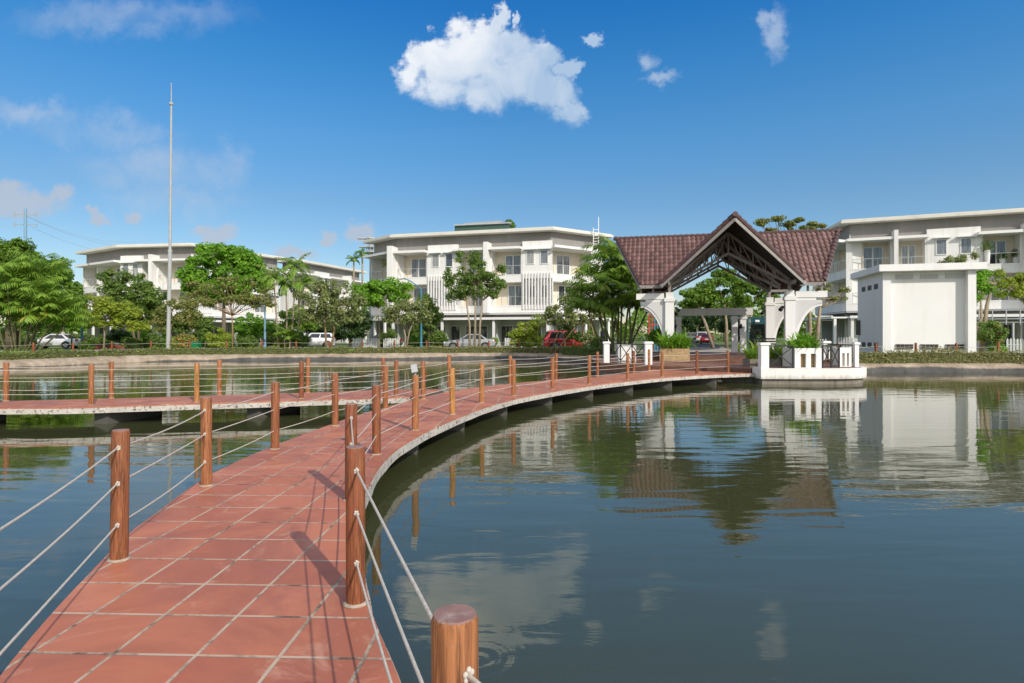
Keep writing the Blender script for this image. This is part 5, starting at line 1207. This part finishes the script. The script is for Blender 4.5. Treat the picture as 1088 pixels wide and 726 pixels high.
sh_list = [
 (46.2,194,362,14,9,'orange','red orange flowering bush at the foot of the mast'),(46.5,232,359,14,13,'yellow','large yellow green bush beside the umbrella tree trunk'),(48,218,345,12,14,'mid','tall leafy bush behind the yellow green bush'),
 (50,262,362,12,9,'mid','dark green bush right of the umbrella tree trunk'),(51,300,364,10,7,'yellow','low yellow green plants under the thin palms'),(51.5,318,360,11,9,'mid','bush between the thin palms and the white hatchback'),
 (51,140,364,12,7,'mid','low bush left of the mast behind the picket fence'),(52,165,362,8,9,'mid','narrow leafy shrub just left of the mast'),(50,93,366,8,6,'mid','small bush by the blue lamp at far left'),
 (58,442,360,7,9,'bright','bright climbing shrub right of the white picket fence'),(57,466,362,9,8,'bright','shrub at the nose of the silver sedan'),(43,636,364,9,8,'mid','leafy shrub beside the garden lamp'),
 (40,700,356,14,10,'bright','bright green bush behind the terrace under the left bracket'),(57.5,524,362,6,6,'bright','small bush at the tail of the silver sedan'),(37,1060,369,10,5,'bright','low clipped plants below the flowering bush'),
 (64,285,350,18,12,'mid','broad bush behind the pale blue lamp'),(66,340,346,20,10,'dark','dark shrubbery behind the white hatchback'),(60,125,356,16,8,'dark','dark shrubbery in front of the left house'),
 (41,800,368,6,5,'orange','reddish plants at the foot of the portal columns'),(40,788,369,6,5,'yellow','yellow plants at the foot of the portal columns')]
for i, (D, px, py, rx, ry, lf, lb) in enumerate(sh_list): shrub(lb, D, px, py, rx, ry, lf, .19, 60+i)
r_ = random.Random(4)
for (px0, px1, D, n_, lb) in ((78, 205, 62, 11, 'leafy garden shrub in the row before the left row house'), (205, 300, 60, 8, 'leafy garden shrub in the row under the umbrella tree and thin palms'), (376, 480, 58.6, 6, 'leafy garden shrub in the row before the left half of the central house'), (540, 640, 58.2, 6, 'leafy garden shrub in the row before the right half of the central house'), (-20, 34, 58, 5, 'leafy shrub in the row behind the far left palms')):
    for i in range(n_):
        px = px0+(px1-px0)*(i+.5+r_.uniform(-.35,.35))/n_; d = D+r_.uniform(-1, 1.2); h = r_.uniform(7, 15); f_ = HY+F*1.44/d
        shrub(lb, d, px, f_-h*.9, r_.uniform(6, 11), h, r_.choice(('mid','mid','bright','dense')), .2, 120+i+int(px0), .9, group='garden shrubs: '+lb[28:])
# plants in planters
strappy('leafy strap-leaved plants filling the stone planter under the left column', (7.65,28.4,TZ+.66), .60, .36, 300, 1.0, 'bright', 1, width=.042)
strappy('bright strappy plants in the slotted planter by the corner pillar', (11.45,23.9,TZ+.72), .46, .36, 240, .85, 'bright', 2, width=.04)
strappy('spiky plants behind the cross-braced railing by the corner pillar', (10.5,24.9,TZ+.3), .8, .35, 190, .95, 'palm', 3)
strappy('low leafy plants below the left palm clump', (gx(30,38.5),38.5,GZ), 2.4, .5, 200, .7, 'palm', 4, group=None)
t = thing('planter_box', 'dark box planter behind the railing beside the corner pillar', 'planter', (10.5,24.9,TZ)); mb = MB(); mb.box((10.5,24.9,TZ+.16),(1.7,.8,.31)); mb.build('box', M['wetc'], t)
# potted plants on balconies of the right house
for i, (px, py, s, lb) in enumerate(((1049,262,.55,'round potted plant on the white pedestal at the right-hand balcony'),(1065,272,.42,'potted plant at the middle of the right-hand balcony'),(1079,270,.45,'potted plant at the right of the right-hand balcony'),(1086,259,.5,'bushy potted plant high at the right edge balcony'))):
    f = right_f[1]; D = 52.2; c = P(px, py, D); t = thing('potted_plant', lb, 'plant', (c.x, c.y, ZC1), 'balcony pot plants'); g = np.random.default_rng(200+i)
    mb = MB(); hp = max(.3, c.z-ZC1-s*.6); mb.lathe([(.16,0),(.22,hp*.9),(.24,hp*.9),(.24,hp)], (c.x,c.y,ZC1), 12); mb.build('pot', M['white2'], t)
    pts = np.array([c.x,c.y,c.z])+unit(g.normal(size=(300,3)))*(g.random(300)**.4)[:,None]*s; V, Q = leaf_quads(pts, .16, g); np_mesh('foliage', V, Q, LF['mid'], t, g.random(300)*.9)
shr = tree('grey straggly shrub spilling over the parapet above the utility building roof', 50, [[(1012,290),(1012,284),(1014,280)]], [(1012,277,12,5),(1024,275,10,5),(1002,281,7,4),(1034,272,6,5)], 'grey', .16, .5, .26, .04, seed=90, limbs=14, name='shrub', cat='shrub', base=ZC1-.4)
tree('leafy roof garden bush at the right end of the roof shed', 66, [[(541,242),(541,239),(541,237)]], [(540,237,7,4),(530,239,5,3),(546,239,4,3)], 'dense', .24, .9, .3, .05, seed=91, limbs=5, name='shrub', cat='shrub', base=ZRT)
pl = thing('potted_palm', 'small leafy potted palm on the leftmost balcony of the central house', 'plant', (*pd(413,66), ZC1)); g = np.random.default_rng(77)
v, q, tt, stm = fronds(P(413, 281, 66), 12, 1.1, g, 80, 5, 80, .3, .04); np_mesh('fronds', np.array(v), np.array(q), LF['palm'], pl, tt); p = P(413,0,66); mb = MB(); mb.tube([(p.x,p.y,ZC1),(p.x,p.y,gz(281,66))], .08, 8); mb.build('stem', M['bark'], pl)

# hedges along the water, each a clipped leafy strip
def hedge(label, cl, w, h, leaf='hedge', n_m=260, seed=0, z=GZ-.05, ls=.13):
    g = np.random.default_rng(seed+300); cl = np.array(cl); s = np.r_[0, np.cumsum(np.linalg.norm(np.diff(cl, axis=0), axis=1))]; n = int(s[-1]*n_m)
    mid_ = cl[len(cl)//2]; t = thing('hedge', label, 'hedge', (mid_[0], mid_[1], z), 'clipped hedges along the bank')
    a = offset(cl, w*.38); b = offset(cl, -w*.38); mb = MB(); m = len(cl); vs = []
    for i in range(m): vs += [(*a[i], z+h*.8), (*b[i], z+h*.8), (*b[i], z), (*a[i], z)]
    fs = [(3,2,1,0), (4*m-4,4*m-3,4*m-2,4*m-1)]
    for i in range(m-1): k, l = 4*i, 4*i+4; fs += [(k,k+1,l+1,l),(k+1,k+2,l+2,l+1),(k+2,k+3,l+3,l+2),(k+3,k,l,l+3)]
    mb.add(vs, fs); mb.build('twigs', M['hedgecore'], t)  # solid core inside the hedge, added to block light between the leaves
    u = g.random(n)*s[-1]; x = np.interp(u, s, cl[:,0]); y = np.interp(u, s, cl[:,1]); dx = np.interp(u, s, np.gradient(cl[:,0])); dy = np.interp(u, s, np.gradient(cl[:,1])); l = np.hypot(dx, dy); nx, ny = -dy/l, dx/l
    hh = h*(.82+.22*np.sin(u*1.7+seed)*np.sin(u*.61)+.30*g.random(n)**2); q = (g.random(n)-.5)*w; face = g.random(n); zz = np.where(face < .5, hh*(.8+.25*g.random(n)), hh*g.random(n)); q = np.where(face < .5, q, np.sign(q)*w*(.36+.16*g.random(n)))
    V, Q = leaf_quads(np.stack([x+nx*q, y+ny*q, z+zz], 1), ls, g, .5); np_mesh('leaves', V, Q, LF[leaf], t, np.clip(g.random(n)*.7+.3*np.sin(u*2.1)**2*g.random(n), 0, .999))
    return t
farc = catmull(far, 200); nrc = catmull(near_r, 80)
hedge('low clipped hedge on the far bank in front of the central house', offset(farc, 1.15)[108:176], .75, .5, seed=1)
hedge('low clipped hedge on the left part of the far bank', offset(farc, .98)[46:107], .8, .46, 'hedgeg', seed=2)
hedge('scruffy low hedge on the far left bank below the palms', offset(farc, 1.05)[2:45], .85, .46, 'hedgeg', seed=3)
hedge('dark green hedge below the red SUV on the far bank', offset(farc, .85)[170:194], .9, .62, 'mid', 320, seed=4, ls=.12)
hedge('grey green clipped hedge along the right bank before the utility building', offset(nrc, .95)[0:74], .9, .62, n_m=520, seed=5, ls=.11)
# grass on the banks: uncountable
g = np.random.default_rng(8); n = 26000; u = g.integers(0, 175, n); off_ = 1.6+g.random(n)**1.4*5.2; base_ = farc[u]+(g.random((n,2))-.5)*.5; nn = (offset(farc, 1)-farc)[u]; xy = base_+nn*off_[:,None]
z0 = np.full(n, GZ); h_ = .10+.14*g.random(n); az = g.random(n)*6.28; wv = np.stack([np.cos(az),np.sin(az),0*az],1)*.02; p = np.column_stack([xy, z0]); tipv = p+np.column_stack([(g.random((n,2))-.5)*.12, h_])
Vg = np.stack([p-wv, p+wv, tipv+wv*.3, tipv-wv*.3], 1).reshape(-1,3)
tag(np_mesh('grass', Vg, np.arange(4*n).reshape(n,4), LF['grass'], None, g.random(n)), 'short green grass strip on the far bank behind the clipped hedges', 'grass', kind='stuff')

# low rope fences on the banks: red-brown posts
def bank_fence(label, cl, step, h=.92, heights=(.78,.42), skip=()):
    s = np.r_[0, np.cumsum(np.linalg.norm(np.diff(cl, axis=0), axis=1))]; n = int(s[-1]/step); u = np.linspace(0, s[-1], n+1); xs, ys = np.interp(u, s, cl[:,0]), np.interp(u, s, cl[:,1])
    t = thing('rope_fence', label, 'fence', (xs[n//2], ys[n//2], GZ), 'low rope fences on the banks'); pr = None
    for x, y in zip(xs, ys):
        if pr is None: mb = MB(); mb.lathe([(.062,-.1),(.064,h*.5),(.062,h-.02),(.052,h)], (x,y,GZ), 12); pr = mb.build('post', M['bankpost'], t, 'auto'); p0 = (x, y)
        else: o = pr.copy(); COL.objects.link(o); o.parent = t; o.location = (x-p0[0], y-p0[1], random.uniform(-.06,.04)); o.rotation_euler = (0,0,0)
    for hh in heights:
        pts = []
        for i in range(n):
            for q in np.linspace(0,1,5)[:-1]: pts.append((xs[i]+(xs[i+1]-xs[i])*q, ys[i]+(ys[i+1]-ys[i])*q, GZ+hh-.05*4*q*(1-q)))
        mb = MB(); mb.tube(pts, .009, 5); mb.build('rope', M['rope'], t)
    return t
bank_fence('low rope fence of red-brown posts along the left and far bank', offset(farc, 1.75)[2:178], 2.4)
bank_fence('low rope fence of red-brown posts along the right bank before the utility building', offset(nrc, 1.7)[0:76], 1.95, 1.0)

# far-off trees that read as one mass, closing the gaps between the houses down to the horizon
g = np.random.default_rng(55); n = 34000; az = g.uniform(R(-62), R(60), n); d = 128+g.random(n)*16; hh = 7.5+2.2*np.sin(az*23)+1.6*np.sin(az*61+1)+1.2*np.sin(az*127)
p = np.stack([np.sin(az)*d, np.cos(az)*d, GZ+hh*g.random(n)**.7], 1); V, Q = leaf_quads(p, 1.0, g, .3)
tag(np_mesh('distant_trees', V, Q, LF['dense'], None, np.clip(.4+.3*np.sin(az*40)+.3*g.random(n), 0, .99)), 'far-off belt of green trees behind the houses reading as one mass', 'trees', kind='stuff')
